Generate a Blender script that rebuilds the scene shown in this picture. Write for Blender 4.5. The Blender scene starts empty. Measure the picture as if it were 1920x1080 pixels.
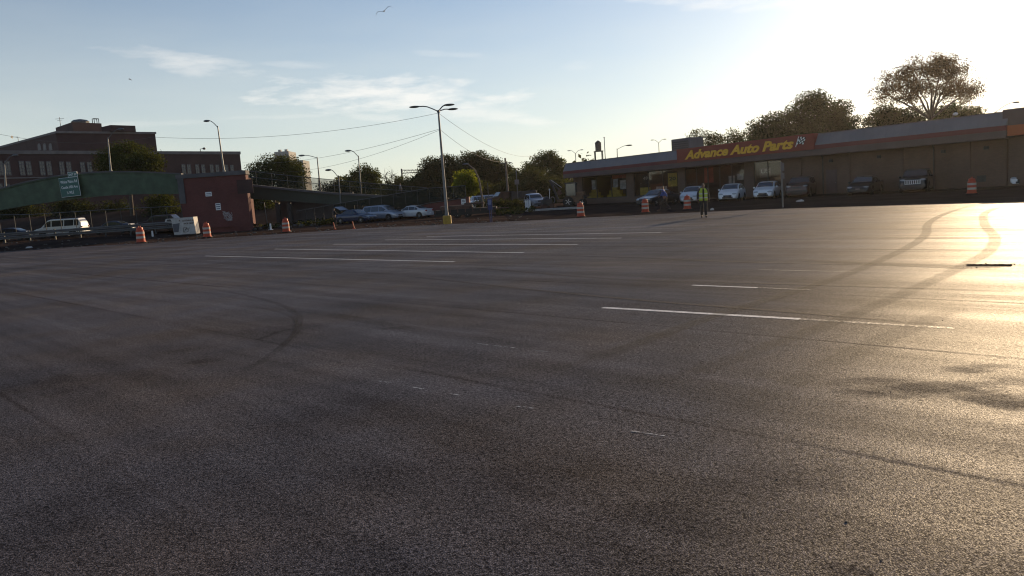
import bpy, bmesh, math, random
import numpy as np
from mathutils import Vector, Matrix
R = math.radians
random.seed(7); rng = np.random.default_rng(11)
S = bpy.context.scene
COL = S.collection

# ------------------------------------------------------------------ camera, sky, sun, exposure
FPX, PITCH, ROLL, EYE = 1430.0, R(6.94), R(3.9), 1.85
cd = bpy.data.cameras.new('camera'); cam = bpy.data.objects.new('camera', cd); COL.objects.link(cam)
cd.sensor_width = 36; cd.lens = FPX / 1920 * 36; cd.clip_start = .05; cd.clip_end = 9000
cam.matrix_world = Matrix.Translation((0, 0, EYE)) @ Matrix.Rotation(R(90) - PITCH, 4, 'X') @ Matrix.Rotation(-ROLL, 4, 'Z')
S.camera = cam

SUN_AZ, SUN_EL = R(35.2), R(13.6)
S.view_settings.view_transform = 'Standard'; S.view_settings.look = 'None'
S.view_settings.exposure = 0.55; S.view_settings.gamma = 1
sl = bpy.data.lights.new('sun', 'SUN'); sun = bpy.data.objects.new('sun', sl); COL.objects.link(sun)
sl.energy = 3.8; sl.angle = R(.55); sl.color = (1, .73, .44)
sdir = Vector((math.sin(SUN_AZ) * math.cos(SUN_EL), math.cos(SUN_AZ) * math.cos(SUN_EL), math.sin(SUN_EL)))
sun.rotation_euler = sdir.to_track_quat('Z', 'Y').to_euler()

def ray(px, py):                                   # direction through a pixel of the 1920 x 1080 photograph
    u, v = (px - 960) / FPX, -(py - 540) / FPX
    c, s = math.cos(ROLL), math.sin(ROLL)
    a, b = u * c + v * s, -u * s + v * c
    cp, sp = math.cos(PITCH), math.sin(PITCH)
    return Vector((a, cp + b * sp, -sp + b * cp))
def G(px, py, z=0.0):                              # where that ray meets the ground height z
    r = ray(px, py); return r * ((z - EYE) / r.z) + Vector((0, 0, EYE))
def D(px, py, Y):                                  # the point on it at distance Y down the lot
    r = ray(px, py); return r * (Y / r.y) + Vector((0, 0, EYE))

W = bpy.data.worlds.new('World'); S.world = W; W.use_nodes = True
nt = W.node_tree; nt.nodes.clear()
def N(t, typ, **kw):
    n = t.nodes.new(typ)
    for k, v in kw.items(): setattr(n, k, v)
    return n
def M_(t, op, a, b=None, c=None, clamp=False):
    n = N(t, 'ShaderNodeMath', operation=op, use_clamp=clamp)
    for i, v in enumerate((a, b, c)):
        if v is None: continue
        if isinstance(v, (int, float)): n.inputs[i].default_value = v
        else: t.links.new(v, n.inputs[i])
    return n.outputs[0]
out = N(nt, 'ShaderNodeOutputWorld'); bg = N(nt, 'ShaderNodeBackground')
sky = N(nt, 'ShaderNodeTexSky', sky_type='NISHITA', sun_disc=False)
sky.sun_elevation = SUN_EL; sky.sun_rotation = SUN_AZ; sky.altitude = 20
sky.air_density = .95; sky.dust_density = .5; sky.ozone_density = 3.8
bg.inputs[1].default_value = .078
tc = N(nt, 'ShaderNodeTexCoord'); sx = N(nt, 'ShaderNodeSeparateXYZ'); nt.links.new(tc.outputs['Generated'], sx.inputs[0])
az = M_(nt, 'ARCTAN2', sx.outputs[0], sx.outputs[1]); el = M_(nt, 'ARCSINE', sx.outputs[2])
cz = N(nt, 'ShaderNodeCombineXYZ'); nt.links.new(az, cz.inputs[0]); nt.links.new(M_(nt, 'MULTIPLY', el, 4.5), cz.inputs[1])
cn = N(nt, 'ShaderNodeTexNoise'); cn.inputs['Scale'].default_value = 14; cn.inputs['Detail'].default_value = 8; cn.inputs['Roughness'].default_value = .62
nt.links.new(cz.outputs[0], cn.inputs['Vector'])
cn2 = N(nt, 'ShaderNodeTexNoise'); cn2.inputs['Scale'].default_value = 5; cn2.inputs['Detail'].default_value = 4
nt.links.new(cz.outputs[0], cn2.inputs['Vector'])
nz = M_(nt, 'SUBTRACT', cn.outputs[0], .5)
def az_el(px, py):
    d = ray(px, py).normalized(); return math.atan2(d.x, d.y), math.asin(d.z)
total = None
core = None
for (x0, y0, x1, y1, h, k) in ((205, 98, 520, 138, 20, .5), (470, 168, 985, 186, 36, .9), (590, 158, 1030, 232, 26, .5), (850, 205, 1040, 232, 16, .5),
                             (640, 214, 760, 226, 8, .35), (775, 98, 920, 104, 8, .3), (1190, -6, 1500, 12, 16, .5), (480, 118, 640, 126, 7, .25),
                             (100, 240, 420, 226, 6, .22), (380, 222, 620, 216, 5, .22), (1500, 60, 2200, 30, 60, .3), (1050, 128, 1120, 120, 10, .2), (1830, 190, 2050, 178, 22, .3)):
    a0, e0 = az_el(x0, y0); a1, e1 = az_el(x1, y1)
    ca, ce = (a0 + a1) / 2, (e0 + e1) / 2; L = math.hypot(a1 - a0, e1 - e0) / 2; th = math.atan2(e1 - e0, a1 - a0)
    hh = h / FPX * .95
    da, de = M_(nt, 'SUBTRACT', az, ca), M_(nt, 'SUBTRACT', el, ce)
    p = M_(nt, 'ADD', M_(nt, 'MULTIPLY', da, math.cos(th) / L), M_(nt, 'MULTIPLY', de, math.sin(th) / L))
    q = M_(nt, 'ADD', M_(nt, 'MULTIPLY', da, -math.sin(th) / hh), M_(nt, 'MULTIPLY', de, math.cos(th) / hh))
    r2 = M_(nt, 'ADD', M_(nt, 'MULTIPLY', p, p), M_(nt, 'MULTIPLY', q, q))
    m = M_(nt, 'SUBTRACT', 1.0, r2)
    m = M_(nt, 'ADD', M_(nt, 'MULTIPLY', nz, 4.6), m)
    m = M_(nt, 'MULTIPLY', m, .75, clamp=True)
    m = M_(nt, 'MULTIPLY', m, k)
    total = m if total is None else M_(nt, 'MAXIMUM', total, m)
# thin high veil of cloud thickening towards the horizon
ve = N(nt, 'ShaderNodeMapRange', interpolation_type='SMOOTHSTEP'); nt.links.new(el, ve.inputs[0])
for i_, v_ in enumerate((.0, .40, .55, .03)): ve.inputs[i_ + 1].default_value = v_
veil = M_(nt, 'MULTIPLY', ve.outputs[0], M_(nt, 'ADD', .75, M_(nt, 'MULTIPLY', cn2.outputs[0], .5)))
vm = N(nt, 'ShaderNodeMix', data_type='RGBA', blend_type='MIX'); nt.links.new(veil, vm.inputs[0]); nt.links.new(sky.outputs[0], vm.inputs[6]); vm.inputs[7].default_value = (8.7, 8.6, 7.3, 1)
cm = N(nt, 'ShaderNodeMix', data_type='RGBA', blend_type='MIX')
br = N(nt, 'ShaderNodeMix', data_type='RGBA', blend_type='MIX'); br.inputs[0].default_value = .65      # cloud: the sky behind it lifted and bleached
nt.links.new(vm.outputs[2], br.inputs[6]); br.inputs[7].default_value = (10.2, 9.7, 9.0, 1)
nt.links.new(total, cm.inputs[0]); nt.links.new(vm.outputs[2], cm.inputs[6]); nt.links.new(br.outputs[2], cm.inputs[7])
nt.links.new(cm.outputs[2], bg.inputs[0]); nt.links.new(bg.outputs[0], out.inputs[0])

# ------------------------------------------------------------------ materials
def mat(name, col, rough=.6, var=.25, scale=3.0, metal=0, bump=0, bscale=40, spec=.5, coat=0):
    m = bpy.data.materials.new(name); m.use_nodes = True; t = m.node_tree
    b = t.nodes['Principled BSDF']; b.inputs['Roughness'].default_value = rough; b.inputs['Metallic'].default_value = metal
    b.inputs['Specular IOR Level'].default_value = spec; b.inputs['Coat Weight'].default_value = coat
    co = N(t, 'ShaderNodeTexCoord')
    n = N(t, 'ShaderNodeTexNoise'); n.inputs['Scale'].default_value = scale; n.inputs['Detail'].default_value = 6; n.inputs['Roughness'].default_value = .6
    t.links.new(co.outputs['Object'], n.inputs['Vector'])
    r = N(t, 'ShaderNodeMapRange'); r.inputs[1].default_value = .3; r.inputs[2].default_value = .7
    r.inputs[3].default_value = 1 - var; r.inputs[4].default_value = 1 + var * .6
    t.links.new(n.outputs[0], r.inputs[0])
    x = N(t, 'ShaderNodeVectorMath', operation='SCALE'); x.inputs[0].default_value = col[:3]; t.links.new(r.outputs[0], x.inputs[3])
    t.links.new(x.outputs[0], b.inputs['Base Color'])
    if bump:
        n2 = N(t, 'ShaderNodeTexNoise'); n2.inputs['Scale'].default_value = bscale; n2.inputs['Detail'].default_value = 4
        t.links.new(co.outputs['Object'], n2.inputs['Vector'])
        bp = N(t, 'ShaderNodeBump'); bp.inputs['Strength'].default_value = bump; bp.inputs['Distance'].default_value = .02
        t.links.new(n2.outputs[0], bp.inputs['Height']); t.links.new(bp.outputs[0], b.inputs['Normal'])
    return m
def brick(name, c1, c2, mortar, stain=.3):
    m = mat(name, c1, .85, stain, .35); t = m.node_tree; b = t.nodes['Principled BSDF']
    co = N(t, 'ShaderNodeTexCoord'); s = N(t, 'ShaderNodeSeparateXYZ'); t.links.new(co.outputs['Object'], s.inputs[0])
    c = N(t, 'ShaderNodeCombineXYZ'); t.links.new(M_(t, 'ADD', s.outputs[0], s.outputs[1]), c.inputs[0]); t.links.new(s.outputs[2], c.inputs[1])
    bt = N(t, 'ShaderNodeTexBrick'); bt.inputs['Scale'].default_value = 1; bt.inputs['Brick Width'].default_value = .22; bt.inputs['Row Height'].default_value = .075
    bt.inputs['Mortar Size'].default_value = .008; bt.inputs['Color1'].default_value = (*c1, 1); bt.inputs['Color2'].default_value = (*c2, 1); bt.inputs['Mortar'].default_value = (*mortar, 1)
    t.links.new(c.outputs[0], bt.inputs['Vector'])
    mr = [n for n in t.nodes if n.type == 'MAP_RANGE'][0]
    x = N(t, 'ShaderNodeVectorMath', operation='SCALE'); t.links.new(bt.outputs[0], x.inputs[0]); t.links.new(mr.outputs[0], x.inputs[3])
    t.links.new(x.outputs[0], b.inputs['Base Color'])
    return m
def leafmat(name, col, tr=.35):
    m = bpy.data.materials.new(name); m.use_nodes = True; t = m.node_tree; t.nodes.clear()
    o = N(t, 'ShaderNodeOutputMaterial'); d = N(t, 'ShaderNodeBsdfDiffuse'); l = N(t, 'ShaderNodeBsdfTranslucent'); mx = N(t, 'ShaderNodeMixShader')
    g = N(t, 'ShaderNodeNewGeometry'); r = N(t, 'ShaderNodeMapRange'); r.inputs[3].default_value = .65; r.inputs[4].default_value = 1.3
    t.links.new(g.outputs['Random Per Island'], r.inputs[0])
    co = N(t, 'ShaderNodeTexCoord'); n = N(t, 'ShaderNodeTexNoise'); n.inputs['Scale'].default_value = .5; t.links.new(co.outputs['Object'], n.inputs['Vector'])
    r2 = N(t, 'ShaderNodeMapRange'); r2.inputs[1].default_value = .3; r2.inputs[2].default_value = .7; r2.inputs[3].default_value = .6; r2.inputs[4].default_value = 1.4
    t.links.new(n.outputs[0], r2.inputs[0])
    x = N(t, 'ShaderNodeVectorMath', operation='SCALE'); x.inputs[0].default_value = col
    t.links.new(M_(t, 'MULTIPLY', r.outputs[0], r2.outputs[0]), x.inputs[3])
    t.links.new(x.outputs[0], d.inputs[0]); y = N(t, 'ShaderNodeVectorMath', operation='MULTIPLY'); y.inputs[1].default_value = (1.5, 1.3, .5)
    t.links.new(x.outputs[0], y.inputs[0]); t.links.new(y.outputs[0], l.inputs[0])
    mx.inputs[0].default_value = tr; t.links.new(d.outputs[0], mx.inputs[1]); t.links.new(l.outputs[0], mx.inputs[2]); t.links.new(mx.outputs[0], o.inputs[0])
    return m
def seethrough(name, col, alpha, rough=.7, gloss=False):
    m = bpy.data.materials.new(name); m.use_nodes = True; t = m.node_tree; t.nodes.clear()
    o = N(t, 'ShaderNodeOutputMaterial'); tr = N(t, 'ShaderNodeBsdfTransparent'); mx = N(t, 'ShaderNodeMixShader')
    if gloss:
        d = N(t, 'ShaderNodeBsdfGlossy'); d.inputs['Roughness'].default_value = rough; tr.inputs[0].default_value = (.93, .94, .93, 1)
        lw = N(t, 'ShaderNodeLayerWeight'); lw.inputs[0].default_value = .5; t.links.new(M_(t, 'ADD', M_(t, 'MULTIPLY', M_(t, 'POWER', lw.outputs['Facing'], 4), .6), .04), mx.inputs[0])
    else:
        d = N(t, 'ShaderNodeBsdfDiffuse'); mx.inputs[0].default_value = alpha
        co = N(t, 'ShaderNodeTexCoord'); n = N(t, 'ShaderNodeTexNoise'); n.inputs['Scale'].default_value = .9; t.links.new(co.outputs['Object'], n.inputs['Vector'])
        r = N(t, 'ShaderNodeMapRange'); r.inputs[1].default_value = .3; r.inputs[2].default_value = .7; r.inputs[3].default_value = alpha * .75; r.inputs[4].default_value = min(1, alpha * 1.25)
        t.links.new(n.outputs[0], r.inputs[0]); t.links.new(r.outputs[0], mx.inputs[0])
    d.inputs[0].default_value = (*col, 1)
    t.links.new(tr.outputs[0], mx.inputs[1]); t.links.new(d.outputs[0], mx.inputs[2]); t.links.new(mx.outputs[0], o.inputs[0])
    return m

MAT = dict(
    old=mat('old_asphalt', (.036, .030, .029), 1.0, .45, .35, spec=0),
    dirt=mat('dirt', (.055, .040, .034), .95, .5, .25, bump=.25, bscale=6, spec=0),
    grass=mat('grass', (.045, .055, .025), .95, .6, .6, bump=.9, bscale=3),
    kerb=mat('concrete', (.34, .31, .28), .85, .3, 2, bump=.2),
    grey_wall=mat('grey_concrete', (.11, .11, .125), .85, .3, .6, bump=.15, bscale=10),
    paint=mat('line_paint', (.66, .67, .68), .6, .45, 7),
    chalk=mat('chalk', (.30, .31, .33), .8, .5, 9),
    brick=brick('red_brick', (.125, .030, .026), (.155, .040, .034), (.10, .065, .06)),
    brick2=brick('dark_brick', (.058, .025, .024), (.072, .031, .029), (.062, .048, .045)),
    brick3=brick('brown_brick', (.115, .078, .062), (.135, .090, .070), (.11, .085, .072), .25),
    stone=mat('stone_trim', (.17, .15, .145), .8, .25, 1),
    green=mat('green_steel', (.050, .086, .048), .6, .5, 1.1),
    olive=mat('olive_steel', (.034, .045, .032), .6, .3, .5),
    coping=mat('coping', (.10, .095, .10), .8, .3, .8),
    signgreen=mat('sign_green', (.012, .10, .085), .4, .1, 1),
    white=mat('white_paint', (.72, .72, .72), .5, .12, 2),
    letter=mat('white_letters', (.75, .76, .76), .5, .05, 1),
    dark=mat('dark_metal', (.035, .035, .038), .5, .3, 3),
    galv=mat('galvanised_steel', (.16, .16, .165), .45, .2, 3, metal=.6),
    yellow=mat('yellow_paint', (.42, .26, .035), .6, .3, 3),
    orange=mat('barrel_orange', (.46, .052, .014), .5, .2, 4),
    reflect=mat('reflective_white', (.44, .38, .34), .4, .1, 4),
    rubber=mat('rubber', (.022, .022, .022), .8, .2, 5),
    rim=mat('rim_alloy', (.38, .38, .40), .3, .1, 5, metal=.8),
    glass=mat('car_glass', (.085, .092, .10), .07, .1, 2, metal=.55, spec=1),
    lampglass=mat('headlamp_glass', (.45, .47, .5), .12, .1, 4),
    redlamp=mat('red_lamp', (.28, .012, .012), .2, .1, 4),
    trunk=mat('bark', (.085, .065, .050), .9, .4, 4, bump=.5, bscale=12),
    leaf=leafmat('leaves', (.060, .078, .028)), leafdark=leafmat('leaves_dark', (.046, .056, .026), .32),
    leafbright=leafmat('leaves_bright', (.13, .16, .028), .5), leafbrown=leafmat('leaves_brown', (.085, .055, .036), .4),
    leafyel=leafmat('leaves_mixed', (.056, .068, .022), .3),
    metalgrey=mat('grey_metal_fascia', (.18, .175, .19), .55, .12, .5, spec=.4),
    red=mat('red_fascia', (.13, .014, .022), .5, .2, .8),
    brown=mat('brown_fascia', (.095, .068, .070), .6, .2, .8),
    signred=mat('sign_red', (.21, .022, .015), .5, .08, 1),
    signyellow=mat('sign_yellow', (.80, .42, .025), .45, .05, 1),
    orangestripe=mat('orange_fascia', (.42, .085, .02), .5, .1, 1),
    window=mat('dark_window', (.05, .052, .058), .15, .3, 2, spec=.7),
    winframe=mat('window_bars', (.115, .105, .11), .6, .2, 2),
    shopglass=seethrough('shop_glass', (.9, .9, .9), 1, .03, gloss=True),
    interior=mat('interior', (.05, .036, .032), .8, .3, 1),
    poster=mat('poster_yellow', (.40, .28, .04), .7, .4, 3), posterw=mat('poster_white', (.34, .32, .31), .7, .5, 3), posterr=mat('poster_red', (.26, .045, .03), .7, .3, 2),
    black=mat('black_print', (.02, .02, .02), .6, .1, 2),
    fence=seethrough('chain_link', (.030, .036, .030), .55), fencedense=seethrough('screened_chain_link', (.026, .032, .026), .86), fencelight=seethrough('chain_link_open', (.07, .07, .068), .1),
    skin=mat('skin', (.20, .11, .075), .6, .1, 8), vest=mat('vest_yellow', (.52, .60, .07), .7, .2, 8), silver=mat('vest_silver', (.7, .7, .68), .35, .1, 8),
    cloth=mat('dark_cloth', (.025, .023, .025), .9, .3, 8), bluecloth=mat('blue_cloth', (.05, .10, .35), .85, .2, 8), greycloth=mat('grey_cloth', (.45, .45, .45), .85, .2, 8),
    hair=mat('hair', (.015, .012, .01), .6, .2, 20), bird=mat('bird_feathers', (.03, .03, .033), .8, .2, 8),
    cable=mat('cable', (.10, .10, .10), .7, .1, 1), bluepaint=mat('blue_paint', (.022, .034, .12), .6, .3, 3), bluelight=mat('light_blue_paper', (.14, .17, .30), .6, .3, 6),
    pale=mat('pale_concrete', (.34, .33, .31), .85, .2, .1), wood=mat('utility_wood', (.16, .13, .11), .9, .3, 4),
    rust=mat('rust', (.10, .055, .04), .85, .5, 2), machine=mat('machine_brown', (.16, .085, .045), .6, .4, 2),
    graf=mat('graffiti_white', (.42, .38, .38), .8, .2, 3), rubble=mat('rubble', (.10, .088, .078), .9, .4, 3, bump=.6, bscale=8),
)
def carpaint(name, col, rough=.28, metal=.3): return mat(name, col, rough, .06, 1.5, metal=metal, coat=.5)
PW, PB, PN, PS, PD, PP = (carpaint('white_car_paint', (.80, .81, .83), .3, 0), carpaint('black_car_paint', (.012, .012, .014)), carpaint('navy_car_paint', (.022, .032, .075)),
    carpaint('silver_car_paint', (.36, .38, .44), .35, .5), carpaint('maroon_car_paint', (.05, .022, .022)), carpaint('pearl_car_paint', (.55, .55, .57), .3, .1))

# ------------------------------------------------------------------ mesh helpers
class MB:
    def __init__(s): s.v = []; s.f = []; s.m = []
    def add(s, vs, fs, mi=0):
        o = len(s.v); s.v += [tuple(p) for p in vs]; s.f += [tuple(i + o for i in f) for f in fs]; s.m += [mi] * len(fs); return s
    def box(s, x0, y0, z0, x1, y1, z1, mi=0):
        v = [(x, y, z) for z in (z0, z1) for (x, y) in ((x0, y0), (x1, y0), (x1, y1), (x0, y1))]
        return s.add(v, [(3, 2, 1, 0), (4, 5, 6, 7), (0, 1, 5, 4), (1, 2, 6, 5), (2, 3, 7, 6), (3, 0, 4, 7)], mi)
    def bbox(s, x0, y0, z0, x1, y1, z1, b=.02, mi=0):          # box with chamfered vertical edges and top
        pl = [(x0 + b, y0), (x1 - b, y0), (x1, y0 + b), (x1, y1 - b), (x1 - b, y1), (x0 + b, y1), (x0, y1 - b), (x0, y0 + b)]
        cx, cy = (x0 + x1) / 2, (y0 + y1) / 2
        rings = [[(x, y, z0) for x, y in pl], [(x, y, z1 - b) for x, y in pl], [(cx + (x - cx) * (1 - 2 * b / max(x1 - x0, .01)), cy + (y - cy) * (1 - 2 * b / max(y1 - y0, .01)), z1) for x, y in pl]]
        return s.loft(rings, mi, cap=True)
    def loft(s, rings, mi=0, cap=True, closed=True):
        n = len(rings[0]); vs = [p for r in rings for p in r]; fs = []
        for i in range(len(rings) - 1):
            for j in range(n if closed else n - 1):
                k = (j + 1) % n; fs.append((i * n + j, i * n + k, (i + 1) * n + k, (i + 1) * n + j))
        if cap: fs += [tuple(range(n - 1, -1, -1)), tuple((len(rings) - 1) * n + j for j in range(n))]
        return s.add(vs, fs, mi)
    def tube(s, pts, rad, n=8, mi=0, cap=True):
        pts = [Vector(p) for p in pts]; rad = rad if isinstance(rad, (list, tuple)) else [rad] * len(pts); rings = []
        up0 = Vector((0, 0, 1)); prev = None
        for i, p in enumerate(pts):
            d = (pts[min(i + 1, len(pts) - 1)] - pts[max(i - 1, 0)]).normalized()
            if prev is None:
                a = d.cross(up0) if abs(d.z) < .9 else d.cross(Vector((1, 0, 0)))
            else: a = prev - d * prev.dot(d)
            a.normalize(); b = d.cross(a); prev = a
            rings.append([p + (a * math.cos(2 * math.pi * k / n) + b * math.sin(2 * math.pi * k / n)) * rad[i] for k in range(n)])
        return s.loft(rings, mi, cap)
    def lathe(s, prof, n=16, mi=0, c=(0, 0, 0), axis='Z'):
        rings = []
        for r, z in prof:
            ring = []
            for k in range(n):
                a = 2 * math.pi * k / n; x, y = r * math.cos(a), r * math.sin(a)
                p = (x, y, z) if axis == 'Z' else (x, z, y) if axis == 'Y' else (z, x, y)
                ring.append((p[0] + c[0], p[1] + c[1], p[2] + c[2]))
            rings.append(ring)
        return s.loft(rings, mi)
    def ell(s, c, r, n=10, m=7, mi=0):
        rings = []
        for i in range(m):
            t = math.pi * (i + .35) / (m - .3); rings.append([(c[0] + r[0] * math.sin(t) * math.cos(2 * math.pi * k / n), c[1] + r[1] * math.sin(t) * math.sin(2 * math.pi * k / n), c[2] - r[2] * math.cos(t)) for k in range(n)])
        return s.loft(rings, mi)
    def prism(s, poly, z0, z1, mi=0):
        return s.loft([[(x, y, z0) for x, y in poly], [(x, y, z1) for x, y in poly]], mi)
    def obj(s, name, m, parent=None, smooth=None, origin=None):
        me = bpy.data.meshes.new(name); v = s.v
        if parent is not None and origin is None and parent.get('_w'):
            L = parent.location; v = [(p[0] - L.x, p[1] - L.y, p[2] - L.z) for p in v]
        if origin is not None: v = [(p[0] - origin[0], p[1] - origin[1], p[2] - origin[2]) for p in v]
        me.from_pydata(v, [], s.f)
        for k in (m if isinstance(m, (list, tuple)) else [m]): me.materials.append(MAT[k] if isinstance(k, str) else k)
        if len(set(s.m)) > 1 or (s.m and s.m[0]): me.polygons.foreach_set('material_index', s.m)
        bm = bmesh.new(); bm.from_mesh(me); bmesh.ops.recalc_face_normals(bm, faces=bm.faces); bm.to_mesh(me); bm.free()
        if smooth:
            me.polygons.foreach_set('use_smooth', [True] * len(me.polygons)); me.set_sharp_from_angle(angle=R(smooth))
        o = bpy.data.objects.new(name, me); COL.objects.link(o)
        if parent is not None: o.parent = parent
        if origin is not None: o.location = origin
        return o
def tag(o, label, cat, group=None):
    o['label'] = label; o['category'] = cat
    if group: o['group'] = group
    return o
def thing(name, label, cat, loc=(0, 0, 0), rz=0, group=None, world=False):
    o = bpy.data.objects.new(name, None); COL.objects.link(o); o.location = loc; o.rotation_euler = (0, 0, rz); o.empty_display_size = .2
    if world: o['_w'] = 1
    return tag(o, label, cat, group)
def struct(o): o['kind'] = 'structure'; return o
def dup(o, loc=None, rz=None, label=None, parent=None, scale=None):
    c = o.copy(); COL.objects.link(c); c.parent = parent
    if loc is not None: c.location = loc
    if rz is not None: c.rotation_euler = (0, 0, rz)
    if scale is not None: c.scale = (scale,) * 3
    if label: c['label'] = label
    for ch in list(o.children): dup(ch, parent=c)
    return c
def text_mb(txt, size, shear=0, bold=0, depth=.02, width=None):
    """Letters as a mesh in the XZ plane, facing -Y, lower-left corner at the origin."""
    cu = bpy.data.curves.new('letters', 'FONT'); cu.body = txt; cu.size = size; cu.shear = shear; cu.offset = bold; cu.extrude = depth / 2; cu.resolution_u = 3
    o = bpy.data.objects.new('letters', cu); COL.objects.link(o)
    me = bpy.data.meshes.new_from_object(o.evaluated_get(bpy.context.evaluated_depsgraph_get()))
    mb = MB(); vs = np.array([v.co[:] for v in me.vertices]); vs[:, :2] -= vs[:, :2].min(0)
    k = width / vs[:, 0].max() if width else 1
    mb.add([(x * k, -z, y) for x, y, z in vs], [tuple(p.vertices) for p in me.polygons])
    bpy.data.objects.remove(o); bpy.data.meshes.remove(me); bpy.data.curves.remove(cu)
    return mb
def moved(mb, dx=0, dy=0, dz=0, rot=0, mi=0):
    c, s_ = math.cos(rot), math.sin(rot); n = MB()
    n.add([(x * c - y * s_ + dx, x * s_ + y * c + dy, z + dz) for x, y, z in mb.v], mb.f, mi); return n

# ------------------------------------------------------------------ ground
EDGE = [(-140, 63), (-80, 64.5)] + [tuple(G(x, y)[:2]) for x, y in ((0, 472), (130, 463.5), (265, 456.5), (400, 446.5), (537, 438), (690, 427.5), (840, 420.5), (960, 415), (1089, 408.5), (1200, 403), (1320, 397.5), (1460, 391.5), (1600, 387), (1760, 382), (1920, 378))] + [(40, 18), (60, -6)]
EX = [p[0] for p in EDGE]; EY = [p[1] for p in EDGE]
def sst(a, b, x): t = min(1, max(0, (x - a) / (b - a))); return t * t * (3 - 2 * t)
def height(x, y):
    ey = np.interp(x, EX, EY); d = y - ey
    h = -.045 * sst(-.6, -.1, d) + .045 * sst(2, 5, d) if d > -.6 else 0
    if d < -.1: h = -.045
    h = -.045 + .045 * sst(1.5, 5, d)
    h += .5 * sst(30, 42, -x) * sst(2, 10, d)
    h += 3.0 * sst(101, 118, y) * sst(20, 34, -x)
    return h
gx = sorted(set(list(np.linspace(-600, -150, 8)) + list(np.linspace(-150, 150, 121)) + list(np.linspace(150, 600, 8))))
gy = sorted(set(list(np.linspace(-160, 0, 5)) + list(np.linspace(0, 140, 113)) + list(np.linspace(140, 640, 8))))
gm = MB(); gm.add([(x, y, height(x, y)) for y in gy for x in gx], [(j * len(gx) + i, j * len(gx) + i + 1, (j + 1) * len(gx) + i + 1, (j + 1) * len(gx) + i) for j in range(len(gy) - 1) for i in range(len(gx) - 1)])
struct(gm.obj('ground', 'dirt', smooth=60))

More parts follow.
